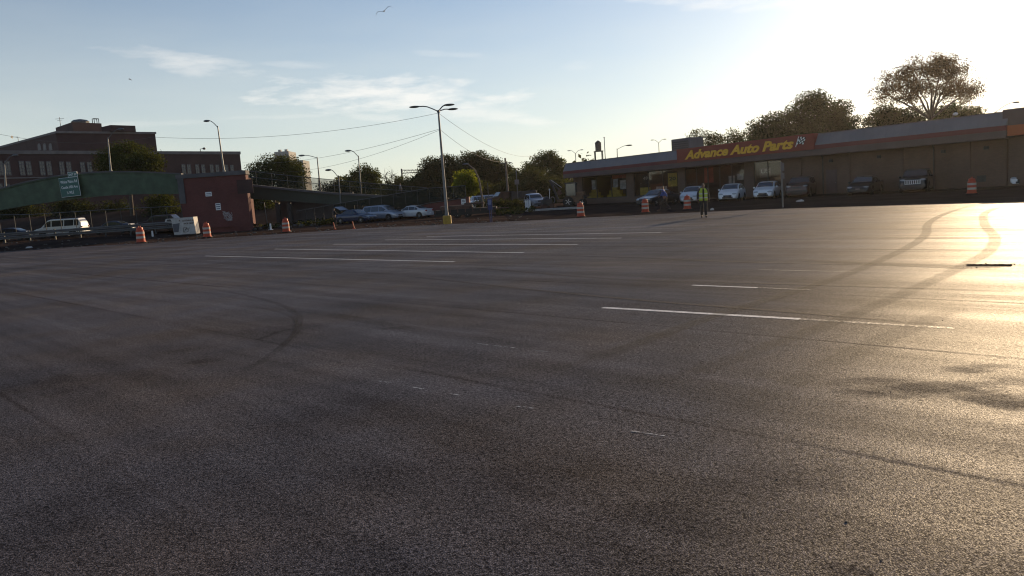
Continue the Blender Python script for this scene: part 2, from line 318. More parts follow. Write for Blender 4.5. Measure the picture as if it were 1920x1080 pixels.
def asphalt():
    m = bpy.data.materials.new('new_asphalt'); m.use_nodes = True; t = m.node_tree; b = t.nodes['Principled BSDF']
    g = N(t, 'ShaderNodeNewGeometry'); P = g.outputs['Position']
    p0, p1 = G(385, 480), G(852, 491); th = math.atan2(p1.y - p0.y, p1.x - p0.x)
    rot = N(t, 'ShaderNodeVectorRotate', rotation_type='Z_AXIS'); rot.inputs['Angle'].default_value = -th; t.links.new(P, rot.inputs['Vector'])
    sp = N(t, 'ShaderNodeSeparateXYZ'); t.links.new(rot.outputs[0], sp.inputs[0])
    def noise(scale, vec, det=4, ro=.55):
        n = N(t, 'ShaderNodeTexNoise'); n.inputs['Scale'].default_value = scale; n.inputs['Detail'].default_value = det; n.inputs['Roughness'].default_value = ro; t.links.new(vec, n.inputs['Vector']); return n.outputs[0]
    def mr(v, a, b_, c, d):
        n = N(t, 'ShaderNodeMapRange'); t.links.new(v, n.inputs[0])
        for i, k in enumerate((a, b_, c, d)): n.inputs[i + 1].default_value = k
        return n.outputs[0]
    big = noise(.16, P, 5); med = noise(.9, P, 6, .65); fine = noise(55, P, 3, .7)
    st = N(t, 'ShaderNodeCombineXYZ'); t.links.new(M_(t, 'MULTIPLY', sp.outputs[0], .05), st.inputs[0]); t.links.new(sp.outputs[1], st.inputs[1])
    streak = noise(1.5, st.outputs[0], 5, .65)
    # paving seams across the lanes
    wob = M_(t, 'MULTIPLY', M_(t, 'SUBTRACT', noise(.7, st.outputs[0], 2), .5), .25)
    fr = M_(t, 'FRACT', M_(t, 'MULTIPLY', M_(t, 'ADD', sp.outputs[1], wob), 1 / 3.3))
    dist = M_(t, 'ABSOLUTE', M_(t, 'SUBTRACT', fr, .5))
    seam = M_(t, 'MULTIPLY', mr(dist, .002, .016, 1, 0), mr(noise(.12, P, 3), .4, .62, 0, 1))
    # stains with outlines of their own
    st2 = N(t, 'ShaderNodeCombineXYZ'); t.links.new(M_(t, 'MULTIPLY', sp.outputs[0], .45), st2.inputs[0]); t.links.new(sp.outputs[1], st2.inputs[1])
    stain = None
    for (px, py, rx, ry, k) in ((1760, 728, .8, .13, .6), (1640, 712, .55, .09, .5), (1880, 745, .4, .22, .55), (1830, 690, .4, .08, .45), (1600, 1068, .16, .05, .6), (1230, 980, .4, .2, .4), (1450, 900, .6, .16, .35),
                              (530, 618, .7, .3, .3), (385, 677, .3, .08, .4), (740, 615, .5, .1, .35), (330, 658, .4, .08, .25), (1000, 900, .6, .25, .35), (600, 780, .9, .3, .25), (120, 720, 1.0, .35, .3), (820, 870, .8, .25, .3), (60, 1000, .5, .4, .3)):
        c = G(px, py); v = N(t, 'ShaderNodeVectorMath', operation='SUBTRACT'); t.links.new(P, v.inputs[0]); v.inputs[1].default_value = c
        s = N(t, 'ShaderNodeSeparateXYZ'); t.links.new(v.outputs[0], s.inputs[0])
        a, bq = M_(t, 'MULTIPLY', s.outputs[0], 1 / rx), M_(t, 'MULTIPLY', s.outputs[1], .5 / ry)
        e = M_(t, 'SUBTRACT', 1.1, M_(t, 'ADD', M_(t, 'MULTIPLY', a, a), M_(t, 'MULTIPLY', bq, bq)))
        e = M_(t, 'ADD', e, M_(t, 'MULTIPLY', M_(t, 'SUBTRACT', noise(2.6, st2.outputs[0], 6, .7), .5), 5.5))
        e = M_(t, 'MULTIPLY', M_(t, 'MULTIPLY', e, .8, clamp=True), k)
        stain = e if stain is None else M_(t, 'MAXIMUM', stain, e)
    vo = N(t, 'ShaderNodeTexVoronoi'); vo.inputs['Scale'].default_value = 112; vo.inputs['Randomness'].default_value = 1; t.links.new(P, vo.inputs['Vector'])
    vc = N(t, 'ShaderNodeSeparateColor'); t.links.new(vo.outputs['Color'], vc.inputs[0])
    agg = mr(M_(t, 'POWER', vc.outputs[0], 2.2), 0, 1, .72, 1.85)
    grit = noise(32, P, 5, .75)
    gap = M_(t, 'MULTIPLY', mr(vo.outputs['Distance'], .3, .7, 1, .3), mr(grit, .36, .56, .34, 1.08))
    k = M_(t, 'MULTIPLY', M_(t, 'MULTIPLY', agg, gap), M_(t, 'MULTIPLY', mr(big, .3, .7, .7, 1.25), mr(streak, .3, .7, .72, 1.22)))
    k = M_(t, 'MULTIPLY', k, M_(t, 'MULTIPLY', mr(med, .3, .75, .8, 1.2), M_(t, 'SUBTRACT', 1, M_(t, 'MULTIPLY', seam, .4))))
    k = M_(t, 'MULTIPLY', k, M_(t, 'SUBTRACT', 1, M_(t, 'MULTIPLY', stain, .55)))
    c = N(t, 'ShaderNodeMix', data_type='RGBA'); c.inputs[6].default_value = (.146, .138, .156, 1); c.inputs[7].default_value = (.164, .134, .118, 1)
    t.links.new(mr(noise(.3, P, 4), .42, .66, 0, 1), c.inputs[0])
    x = N(t, 'ShaderNodeVectorMath', operation='SCALE'); t.links.new(c.outputs[2], x.inputs[0]); t.links.new(k, x.inputs[3]); t.links.new(x.outputs[0], b.inputs['Base Color'])
    ro = M_(t, 'ADD', mr(streak, .3, .7, .60, .47), M_(t, 'MULTIPLY', M_(t, 'ADD', stain, seam), .25)); t.links.new(ro, b.inputs['Roughness'])
    spv = M_(t, 'MULTIPLY', M_(t, 'MULTIPLY', M_(t, 'MULTIPLY', gap, mr(M_(t, 'POWER', vc.outputs[1], 2), 0, 1, .02, .20)), mr(big, .3, .7, .7, 1.2)), M_(t, 'SUBTRACT', 1, M_(t, 'MULTIPLY', M_(t, 'MAXIMUM', stain, M_(t, 'MULTIPLY', seam, .7)), .8))); t.links.new(spv, b.inputs['Specular IOR Level'])
    hgt = M_(t, 'ADD', M_(t, 'MULTIPLY', vo.outputs['Distance'], -.8), M_(t, 'ADD', M_(t, 'MULTIPLY', fine, .7), M_(t, 'MULTIPLY', grit, 1.4)))
    bp = N(t, 'ShaderNodeBump'); bp.inputs['Strength'].default_value = .5; bp.inputs['Distance'].default_value = .005; t.links.new(hgt, bp.inputs['Height']); t.links.new(bp.outputs[0], b.inputs['Normal'])
    df = N(t, 'ShaderNodeBsdfDiffuse'); t.links.new(x.outputs[0], df.inputs[0]); t.links.new(bp.outputs[0], df.inputs['Normal'])          # open, porous share of the surface that mirrors nothing
    mx = N(t, 'ShaderNodeMixShader'); mx.inputs[0].default_value = .28; t.links.new(b.outputs[0], mx.inputs[1]); t.links.new(df.outputs[0], mx.inputs[2]); t.links.new(mx.outputs[0], t.nodes['Material Output'].inputs[0])
    return m
MAT['asphalt'] = asphalt(); MAT['binwhite'] = mat('weathered_white_steel', (.46, .44, .42), .6, .25, 2.5); MAT['postgrey'] = mat('fence_post_grey', (.05, .05, .05), .6, .3, 3); MAT['rail'] = mat('guardrail_steel', (.12, .115, .115), .6, .3, 2, metal=.2)
lot = MB(); poly = EDGE + [(60, -40), (-140, -40)]
lot.prism(poly, -.3, 0); struct(lot.obj('asphalt_lot', 'asphalt'))

# old road between the lot and the shop, lying on the dirt
FA, FB = G(1078, 385.6), G(1888, 352)
FD = Vector((FB.x - FA.x, FB.y - FA.y, 0)).normalized(); FN = Vector((-FD.y, FD.x, 0))        # along the shop front, and into the shop
FRZ = math.atan2(FD.y, FD.x)
def off(p, s, d): q = p + FD * s + FN * d; return (q.x, q.y)
strip = [(x, y + .15) for x, y in EDGE if x > -1] ; strip = [s for s in strip if s[0] < 41]
road = MB(); rp = strip + [off(FB, 22, -1.8), off(FA, -4, -1.8), off(FA, -9, -6)]
# road follows the dirt height closely: a raised sheet on a fine fan
def sheet(poly, z, name, m):
    b = MB(); b.add([(x, y, z) for x, y in poly], [tuple(range(len(poly)))]); return struct(b.obj(name, m))
sheet(rp, .006, 'road', 'old')
wk = MB(); wk.prism([off(FA, -1.5, -1.75), off(FB, 22, -1.75), off(FB, 22, .1), off(FA, -1.5, .1)], -.1, .13); struct(wk.obj('pavement', 'kerb' if 0 else 'old'))

def strip_quad(a, b, w, z, mb):
    a, b = Vector(a), Vector(b); d = (b - a).normalized(); n = Vector((-d.y, d.x, 0)) * w / 2
    mb.add([(a - n).to_tuple()[:2] + (z,), (b - n).to_tuple()[:2] + (z,), (b + n).to_tuple()[:2] + (z,), (a + n).to_tuple()[:2] + (z,)], [(0, 1, 2, 3)])
def worn(name, col, keep):
    m = mat(name, col, .6, .3, 6); t = m.node_tree; o = t.nodes['Material Output']; b = t.nodes['Principled BSDF']
    tr = N(t, 'ShaderNodeBsdfTransparent'); mx = N(t, 'ShaderNodeMixShader'); g = N(t, 'ShaderNodeNewGeometry')
    n = N(t, 'ShaderNodeTexNoise'); n.inputs['Scale'].default_value = 28; n.inputs['Detail'].default_value = 5; n.inputs['Roughness'].default_value = .7; t.links.new(g.outputs['Position'], n.inputs['Vector'])
    r = N(t, 'ShaderNodeMapRange'); r.inputs[1].default_value = keep - .08; r.inputs[2].default_value = keep + .08; t.links.new(n.outputs[0], r.inputs[0])
    t.links.new(r.outputs[0], mx.inputs[0]); t.links.new(b.outputs[0], mx.inputs[1]); t.links.new(tr.outputs[0], mx.inputs[2]); t.links.new(mx.outputs[0], o.inputs[0]); return m
MAT['fresh'] = worn('fresh_line_paint', (.62, .63, .65), .62); MAT['faint'] = worn('faint_line_paint', (.26, .25, .24), .5); MAT['chalk'] = worn('chalk_mark', (.34, .35, .38), .5)
lines = [((385, 480), (852, 491), 'fresh', .11), ((515, 467), (982, 474), 'fresh', .11), ((625, 458), (1083, 458.5), 'fresh', .11), ((722, 450), (1165, 446.5), 'fresh', .11), ((800, 443.5), (1240, 436), 'fresh', .11), ((868, 437.5), (1300, 427.5), 'faint', .11), ((930, 432.5), (1350, 420.5), 'faint', .11),
         ((1130, 577), (1500, 598.5), 'fresh', .12), ((1500, 598.5), (1790, 616), 'faint', .1), ((1298, 535), (1420, 539.7), 'fresh', .09), ((1420, 539.7), (1520, 543.8), 'faint', .09), ((1422, 506), (1600, 510), 'faint', .08)]
for a, b, m, w in lines:
    mb = MB(); strip_quad(G(*a), G(*b), w, .004, mb); struct(mb.obj('parking_line', m))
for a, b in (((709, 715), (734, 718)), ((770, 726), (799, 730.5)), ((842, 738.5), (862, 741.5)), ((895, 644.5), (972, 653.5)), ((1000, 656.5), (1028, 660)), ((243, 518.5), (261, 517.5)), ((1178, 808), (1246, 818)), ((968, 762), (1000, 766)), ((330, 493), (420, 496))):
    mb = MB(); strip_quad(G(*a), G(*b), .022, .004, mb); struct(mb.obj('chalk_line', 'chalk'))
# tyre tracks pressed into the new asphalt
def trackmat():
    m = bpy.data.materials.new('tyre_track'); m.use_nodes = True; t = m.node_tree; b = t.nodes['Principled BSDF']; o = t.nodes['Material Output']
    b.inputs['Base Color'].default_value = (.024, .020, .018, 1); b.inputs['Roughness'].default_value = .8; b.inputs['Specular IOR Level'].default_value = .15
    uv = N(t, 'ShaderNodeUVMap'); s = N(t, 'ShaderNodeSeparateXYZ'); t.links.new(uv.outputs[0], s.inputs[0])
    e = M_(t, 'MULTIPLY', M_(t, 'SUBTRACT', 1, M_(t, 'ABSOLUTE', M_(t, 'SUBTRACT', M_(t, 'MULTIPLY', s.outputs[0], 2), 1))), 3.6, clamp=True)
    g = N(t, 'ShaderNodeNewGeometry'); n = N(t, 'ShaderNodeTexNoise'); n.inputs['Scale'].default_value = 14; n.inputs['Detail'].default_value = 8; n.inputs['Roughness'].default_value = .75; t.links.new(g.outputs['Position'], n.inputs['Vector'])
    k = M_(t, 'MULTIPLY', M_(t, 'MULTIPLY', e, s.outputs[1]), M_(t, 'MULTIPLY', M_(t, 'SUBTRACT', n.outputs[0], .15), 1.7, clamp=True), clamp=True)
    tr = N(t, 'ShaderNodeBsdfTransparent'); mx = N(t, 'ShaderNodeMixShader'); t.links.new(k, mx.inputs[0]); t.links.new(tr.outputs[0], mx.inputs[1]); t.links.new(b.outputs[0], mx.inputs[2]); t.links.new(mx.outputs[0], o.inputs[0]); return m
MAT['track'] = trackmat()
def track(pix, w, k0, k1, z=.008):
    pts = [G(*p) for p in pix]; sm = []
    for i in range(len(pts) - 1):
        a, b, c, d = pts[max(i - 1, 0)], pts[i], pts[i + 1], pts[min(i + 2, len(pts) - 1)]
        for j in range(8):
            u = j / 8; sm.append(.5 * ((2 * b) + (c - a) * u + (2 * a - 5 * b + 4 * c - d) * u * u + (3 * b - a - 3 * c + d) * u ** 3))
    sm.append(pts[-1]); mb = MB(); vs = []
    for i, p in enumerate(sm):
        d = (sm[min(i + 1, len(sm) - 1)] - sm[max(i - 1, 0)]).normalized(); n = Vector((-d.y, d.x, 0)) * w / 2
        vs += [(p.x - n.x, p.y - n.y, z), (p.x, p.y, z), (p.x + n.x, p.y + n.y, z)]
    mb.add(vs, [(3 * i + j, 3 * i + 3 + j, 3 * i + 4 + j, 3 * i + 1 + j) for i in range(len(sm) - 1) for j in (0, 1)])
    o = mb.obj('tyre_track', 'track'); uvl = o.data.uv_layers.new(name='UVMap'); n = len(sm)
    for lp in o.data.loops:
        i = lp.vertex_index // 3; f = i / (n - 1); uvl.data[lp.index].uv = ((lp.vertex_index % 3) / 2, (k0 + (k1 - k0) * f) * min(1, f * 8 + .1, (1 - f) * 8 + .1))
    return struct(o)
track([(1830, 383), (1775, 400), (1742, 418), (1735, 440), (1700, 465), (1600, 510), (1490, 547), (1350, 590), (1180, 650), (1020, 700)], .28, .66, .3)
track([(1900, 381), (1850, 398), (1846, 420), (1865, 445), (1855, 470), (1820, 492), (1730, 535), (1600, 590), (1440, 650), (1250, 720)], .30, .62, .28, .0085)
track([(380, 540), (450, 552), (520, 570), (556, 590), (560, 615), (540, 640), (500, 672), (450, 700)], .14, .28, .34)
track([(440, 575), (500, 580), (548, 596), (552, 625), (520, 655)], .09, .28, .32, .0085)
track([(480, 640), (520, 624), (553, 617)], .12, .35, .45, .009)
track([(1800, 575), (1650, 640), (1480, 720), (1300, 800)], .35, .3, .1, .009)
track([(620, 590), (740, 612), (860, 630), (1000, 648)], .3, .35, .1, .0075)
track([(760, 518), (900, 533), (1040, 548), (1230, 566), (1450, 583), (1800, 612)], .12, .6, .6, .0075)
track([(860, 500), (1000, 512), (1160, 524), (1400, 531), (1700, 540), (1910, 548)], .14, .5, .7, .007)
track([(1000, 478), (1200, 484), (1400, 492), (1640, 497), (1900, 508)], .16, .5, .7, .007)
track([(1000, 462), (1200, 462), (1500, 466), (1900, 470)], .2, .4, .7, .007)
track([(1250, 445), (1500, 446), (1900, 446)], .25, .4, .7, .007)
track([(1300, 430), (1600, 430), (1915, 428)], .25, .3, .7, .007)
track([(0, 506), (90, 502), (170, 497), (300, 492)], .25, .7, .4, .007)
track([(1480, 487), (1640, 494), (1780, 499), (1880, 502)], .35, .3, .9, .0095)

# ------------------------------------------------------------------ shop
class Plane:
    def __init__(s, o, d): s.o, s.d = Vector((o.x, o.y, 0)), Vector((d.x, d.y, 0)).normalized(); s.n = Vector((-s.d.y, s.d.x, 0)); s.rz = math.atan2(s.d.y, s.d.x)
    def hit(s, px, py, dd=0):
        r = ray(px, py); o = s.o + s.n * dd - Vector((0, 0, EYE)); t = (o.x * s.n.x + o.y * s.n.y) / (r.x * s.n.x + r.y * s.n.y)
        q = r * t; w = q - Vector((s.o.x, s.o.y, 0)); return w.dot(s.d), q.z + EYE
    def world(s, a, dd, z=0): q = s.o + s.d * a + s.n * dd; return Vector((q.x, q.y, z))
SH = Plane(FA, FD); LEN = SH.hit(1887, 352)[0]
store = thing('auto_parts_shop', 'long low brown brick auto parts shop with grey sloped fascia and red sign', 'shop', SH.o, SH.rz)
def sx_(px, py=360, d=0): return SH.hit(px, py, d)[0]
w1, w1b, w2, w2b, d1, d1b, w3, w3b = (sx_(x) for x in (1092, 1175, 1189, 1272, 1285, 1396, 1414, 1466))
DEP = 20
wall = MB()
segs = [(0, w1, 0, 3.42), (w1, w1b, 0, .75), (w1b, w2, 0, 3.42), (w2, w2b, 0, .75), (w2b, d1, 0, 3.42), (d1b, w3, 0, 3.42), (w3, w3b, 0, .8), (w3b, LEN, 0, 3.42)]
for a, b, z0, z1 in segs: wall.box(a, 0, z0, b, .35, z1)
wall.box(0, .35, 0, .35, DEP, 4.6); wall.box(LEN - .35, .35, 0, LEN, DEP, 4.6); wall.box(.35, DEP - .35, 0, LEN - .35, DEP, 4.6)
wall.obj('wall', 'brick3', store)
mb = MB(); mb.box(.36, 6, .02, LEN - .36, 6.2, 3.4); mb.box(.36, .36, 3.34, LEN - .36, 5.99, 3.4); mb.box(.36, .36, .02, LEN - .36, 5.99, .06); mb.obj('interior', 'interior', store)
mb = MB(); mb.box(.1, .4, 4.6, LEN - .1, DEP - .1, 4.75); mb.obj('roof', 'coping', store)
for px in (1500, 1590, 1690, 1813):
    a = sx_(px); mb = MB(); mb.box(a - .25, -.12, 0, a + .25, -.003, 3.415); mb.obj('pilaster', 'brick3', store)
e0, e1 = sx_(1056, 330, -1.5), sx_(1886, 250, -1.5)
sg0, sg1 = sx_(1269, 285, -1.6), sx_(1526, 265, -1.6)
for a, b in ((e0, sg0 - .004), (sg1 + .004, e1)):
    mb = MB(); xs = list(np.linspace(a, b, int((b - a) / .6) + 1)); rings = []
    for x in xs:                                                  # standing seams are ridges of the same sheet
        for dx, pr in (((-.02, 0), (-.012, .016), (.012, .016), (.02, 0)) if a < x < b else ((0, 0),)):
            rings.append([(x + dx, -1.5 - pr, 4.28), (x + dx, -1.02 - pr, 5.2), (x + dx, .3, 5.2), (x + dx, .3, 4.28)])
    mb.loft(rings); mb.obj('fascia', 'metalgrey', store)
mb = MB(); mb.box(e0 - .03, -1.08, 5.203, sg0, .32, 5.25); mb.obj('coping', 'stone', store)
mb = MB(); mb.box(sg1, -1.08, 5.203, e1 + .03, .32, 5.25); mb.obj('coping', 'stone', store)
mb = MB(); mb.box(e0, -1.52, 3.93, sg0, .2, 4.277); mb.box(sg1, -1.52, 3.93, e1, .2, 4.277); mb.box(sg0 + .003, -1.45, 3.93, sg1 - .003, .2, 4.2); mb.obj('red_band', 'red', store)
mb = MB(); mb.box(e0, -1.5, 3.43, e1, .2, 3.927); mb.obj('canopy', 'brown', store)
bd = MB(); bd.box(sg0, -1.62, 3.95, sg1, -.9, 5.28); board = bd.obj('sign_board', 'signred', store)
la, lz = SH.hit(1284, 297, -1.66); lb, _ = SH.hit(1488, 262, -1.66)
tm = text_mb('Advance Auto Parts', 1.14, .3, .046, .05, lb - la); moved(tm, la, -1.66, 4.17).obj('lettering', 'signyellow', board)
fl = MB(); f0, f1 = SH.hit(1493, 268, -1.66)[0], SH.hit(1506, 265, -1.66)[0]; cw = (f1 - f0) / 5
for i in range(5):
    for j in range(4):
        z = 4.50 + j * .14 + .05 * math.sin(i * 1.2); x = f0 + i * cw + j * .07
        fl.add([(x, -1.64 - .003 * ((i + j) % 2), z), (x + cw, -1.64 - .003 * ((i + j) % 2), z), (x + cw + .06, -1.64 - .003 * ((i + j) % 2), z + .136), (x + .06, -1.64 - .003 * ((i + j) % 2), z + .136)], [(0, 1, 2, 3)], (i + j) % 2)
fl.add([(f0 - .12, -1.645, 4.3), (f0 - .05, -1.645, 4.3), (f0 + .28, -1.645, 5.15), (f0 + .21, -1.645, 5.15)], [(0, 1, 2, 3)], 0)
fl.obj('checkered_flag', ['letter', 'black'], board)
def shopwin(a, b, z0, z1, n, name='window'):
    f = MB(); y0, y1 = .06, .16
    f.box(a, y0, z0, b, y1, z0 + .08); f.box(a, y0, z1 - .08, b, y1, z1)
    for i in range(n + 1):
        x = a + (b - a) * i / n; f.box(max(a, x - .04), y0 + .002, z0 + .081, min(b, x + .04), y1 - .002, z1 - .081)
    fr = f.obj(name, 'dark', store)
    for i in range(n):
        p = MB(); xa, xb = a + (b - a) * i / n + .041, a + (b - a) * (i + 1) / n - .041; p.box(xa, .1, z0 + .081, xb, .112, z1 - .081); p.obj('pane', 'shopglass', fr)
shopwin(w1, w1b, .75, 3.42, 3); shopwin(w2, w2b, .75, 3.42, 3); shopwin(w3, w3b, .8, 3.42, 2); shopwin(d1, d1b, .08, 3.42, 5, 'entrance')

def poster(px0, py0, px1, py1, m, label, txt=None, tm='black', d=.2):
    a, z1 = SH.hit(px0, py0, d); b, z0 = SH.hit(px1, py1, d); q = MB(); q.box(0, 0, 0, b - a, .012, z1 - z0)
    o = q.obj('window_poster', m); o.location = SH.world(a, d, z0); o.rotation_euler = (0, 0, SH.rz); tag(o, label, 'poster', 'posters in the shop windows')
    if txt: moved(text_mb(txt, .5, 0, .012, .008, (b - a) * .75), (b - a) * .12, -.006, (z1 - z0) * .45).obj('lettering', tm, o)
    return o
poster(1252, 325, 1270, 349, 'poster', 'yellow window poster reading 20 at the right end of the second shop window', '20')
poster(1109, 338, 1117, 355, 'posterw', 'narrow white poster in the middle of the leftmost shop window')
poster(1149, 336, 1159, 351, 'posterw', 'white poster under a red strip in the right part of the leftmost shop window')
poster(1162, 338, 1174, 354, 'posterw', 'pale lined notice beside the first brick pier of the shop')
poster(1147, 329, 1175, 333, 'posterr', 'thin red banner strip across the top of the leftmost shop window')
poster(1200, 352, 1220, 369, 'poster', 'low yellow poster in the second shop window above the dark car')
poster(1230, 350, 1251, 358, 'posterw', 'white poster low in the second shop window beside the 20 poster')
poster(1204, 330, 1217, 344, 'black', 'dark poster with pale 49 in the second shop window', '49', 'posterw')
poster(1320, 315, 1338, 342, 'posterr', 'red poster hanging in the entrance glazing of the shop')
poster(1366, 330, 1378, 345, 'posterw', 'small white poster in the entrance glazing right of the red poster')
poster(1382, 326, 1394, 337, 'posterw', 'white poster at the right end of the entrance glazing')
poster(1424, 316, 1446, 332, 'brown', 'brown sheet lettered US in the shop window behind the white hatchback', 'US', 'posterw')
def display(px0, px1, top, label):
    a, b = sx_(px0, 365, 1.0), sx_(px1, 365, 1.0); q = MB(); w = b - a
    q.box(0, 0, 0, w, .6, .55 * top); q.box(w * .15, .05, .55 * top, w * .85, .55, .8 * top); q.box(w * .32, .1, .8 * top, w * .68, .5, top)
    o = q.obj('display_stand', 'poster'); o.location = SH.world(a, 1.0, .063); o.rotation_euler = (0, 0, SH.rz); tag(o, label, 'display stand', 'yellow product displays')
display(1101, 1124, 1.75, 'stepped yellow product display low in the left part of the leftmost shop window'); display(1138, 1166, 1.9, 'wide stepped yellow product display beside the first brick pier')

# neighbour with orange stripe
na, nb = sx_(1891, 300, -.4), sx_(1891, 300, -.4) + 16
ns = thing('corner_shop', 'brown shop with orange stripe at the right edge beside the auto parts shop', 'shop', SH.world(na, -.4), SH.rz)
mb = MB(); mb.box(0, 0, 0, 1.4, 12, 3.5); mb.box(1.4, 0, 0, 16, .3, .9); mb.box(3.8, 0, .9, 16, .3, 3.5); mb.box(1.4, 6, .0, 16, 6.2, 3.5); mb.obj('wall', 'brick3', ns)
mb = MB(); mb.box(-.02, -.9, 3.55, 16, .2, 4.25); mb.obj('orange_band', 'orangestripe', ns)
mb = MB(); mb.box(-.02, -.86, 4.253, 16, 12, 5.35); mb.obj('parapet', 'brown', ns)
mb = MB(); mb.box(1.42, .1, .92, 3.78, .14, 3.48); f = mb.obj('window', 'window', ns)
q = MB(); q.box(1.7, .05, 1.2, 3.2, .097, 2.4); q.obj('poster_panel', 'bluelight', f)
for px in (1545, 1752):
    a = sx_(px); q = MB(); q.tube([(a, -.1, .1), (a, -.1, 3.2), (a, -.25, 3.42)], .05, 8); q.obj('downpipe', 'postgrey', store)
for px in (1560, 1650, 1770, 1850):
    a = sx_(px); q = MB(); q.bbox(a - .16, -.2, 2.78, a + .16, -.004, 3.02, .03); q.obj('wall_lamp', 'dark', store)
for px in (1620, 1840):
    a = sx_(px); q = MB(); q.box(a - .3, -.03, .5, a + .3, -.004, .95); [q.box(a - .27, -.05, .55 + k * .08, a + .27, -.031, .59 + k * .08) for k in range(5)]; q.obj('wall_vent', 'postgrey', store)
a = sx_(1560); q = MB(); q.box(a - .5, -.05, .02, a + .5, -.004, 2.15); dr = q.obj('door', 'brown', store); q = MB(); q.box(a + .34, -.1, 1.0, a + .44, -.052, 1.08); q.obj('handle', 'galv', dr)
# things on the roof
def roofbox(px0, px1, py0, d, label, h=None):
    a, zt = SH.hit(px0, py0, d); b = sx_(px1, py0, d); q = MB(); q.bbox(0, 0, 0, b - a, 2.2, zt - 4.75, .05)
    o = q.obj('roof_unit', 'grey_wall'); o.location = SH.world(a, d, 4.751); o.rotation_euler = (0, 0, SH.rz); tag(o, label, 'roof unit')
    g = MB(); nn = 7
    for i in range(nn): g.box(.15, -.03, .15 + i * (zt - 5.1) / nn, b - a - .15, -.004, .15 + (i + .5) * (zt - 5.1) / nn)
    g.obj('grille', 'dark', o); return o
roofbox(1258, 1292, 262, 2.5, 'grey ventilation unit on the shop roof left of the small tree'); 

# ------------------------------------------------------------------ footbridge
BY = 82.0
bridge = thing('footbridge', 'green steel footbridge with arched span, brick pier and sloping ramp', 'footbridge', D(340, 440, BY) * 1, 0, None, True)
bridge.location.z = 0
tops = [(-120, 384), (-40, 366), (0, 357), (50, 344), (100, 334), (150, 328), (200, 325), (260, 325), (341, 329)]
bots = [(-120, 414), (-40, 400), (0, 392), (50, 383), (100, 376), (150, 369.5), (200, 365), (260, 362.5), (341, 362)]
def girder(tp, bt, y0, th, name, m, flange=.12):
    g = MB(); rt = []
    for (a, b) in zip(tp, bt):
        T, Bm = D(a[0], a[1], y0), D(b[0], b[1], y0); x = T.x
        rt.append([(x, y0, Bm.z), (x, y0, T.z), (x, y0 + th, T.z), (x, y0 + th, Bm.z)])
    g.loft(rt)
    for sgn, key in ((0, 0), (1, 1)):
        rr = []
        for r in rt:
            z = r[1][2] if key else r[0][2] - .1
            rr.append([(r[0][0], y0 - flange, z), (r[0][0], y0 - flange, z + .1), (r[0][0], y0 + th + flange, z + .1), (r[0][0], y0 + th + flange, z)])
        g.loft(rr)
    return g.obj(name, m, bridge), rt
g0, rt = girder(tops, bots, BY, .25, 'girder', 'green')
girder(tops, bots, BY + 3.2, .25, 'girder', 'green')
mb = MB(); mb.loft([[(r[0][0], BY + .26, r[0][2] + .55), (r[0][0], BY + .26, r[0][2] + .8), (r[0][0], BY + 3.19, r[0][2] + .8), (r[0][0], BY + 3.19, r[0][2] + .55)] for r in rt]); mb.obj('deck', 'coping', bridge)
mb = MB(); mb.loft([[(r[0][0], BY - .16, r[1][2] + .102), (r[0][0], BY - .16, r[1][2] + .24), (r[0][0], BY + .42, r[1][2] + .24), (r[0][0], BY + .42, r[1][2] + .102)] for r in rt]); mb.obj('coping', 'coping', bridge)
px0, px1 = D(341, 400, BY - .6).x, D(468, 400, BY - .6).x
zt = D(400, 331, BY - .6).z; lean = 0
mb = MB(); mb.box(px0, BY - .6, -.3, px1, BY + .25, zt); mb.box(px0 + .5, BY + .25, -.3, px1 - 2.6, BY + 9, zt - .02); mb.obj('pier', 'brick', bridge)
mb = MB(); mb.box(px0 - .15, BY - .78, zt + .003, px1 + .1, BY + .4, zt + .42); mb.obj('pier_cap', 'coping', bridge)
mb = MB(); a = D(340, 350, BY - .7).x; mb.box(a - .35, BY - .72, D(345, 382, BY).z, a + .28, BY - .603, zt); mb.obj('bearing_post', 'coping', bridge)
mb = MB(); mb.box(D(410, 0, BY).x, BY - .64, D(410, 366, BY - .6).z, D(440, 0, BY).x, BY - .603, D(440, 338, BY - .6).z); mb.obj('patch', 'brick2', bridge)
rtop = [(425, 347), (468, 351), (540, 358.5), (620, 366), (700, 370.5), (770, 374), (840, 376)]
rbot = [(425, 369), (468, 371), (540, 376), (620, 381.5), (700, 385), (770, 387), (840, 386)]
_, rr = girder(rtop, rbot, BY + 6.4, .25, 'ramp_girder', 'olive')
mb = MB(); mb.loft([[(r[0][0], BY + 6.1, r[1][2] + .102), (r[0][0], BY + 6.1, r[1][2] + .32), (r[0][0], BY + 9, r[1][2] + .32), (r[0][0], BY + 9, r[1][2] + .102)] for r in rr]); mb.obj('ramp_deck', 'coping', bridge)
for px in (553, 546): pass
for px, py in ((524, 415), (546, 415)):
    p = D(px, py, BY + 7); mb = MB(); mb.box(p.x - .22, BY + 6.7, -.2, p.x + .22, BY + 7.3, D(px, 376, BY + 6.4).z - .25); mb.obj('ramp_column', 'dark', bridge)
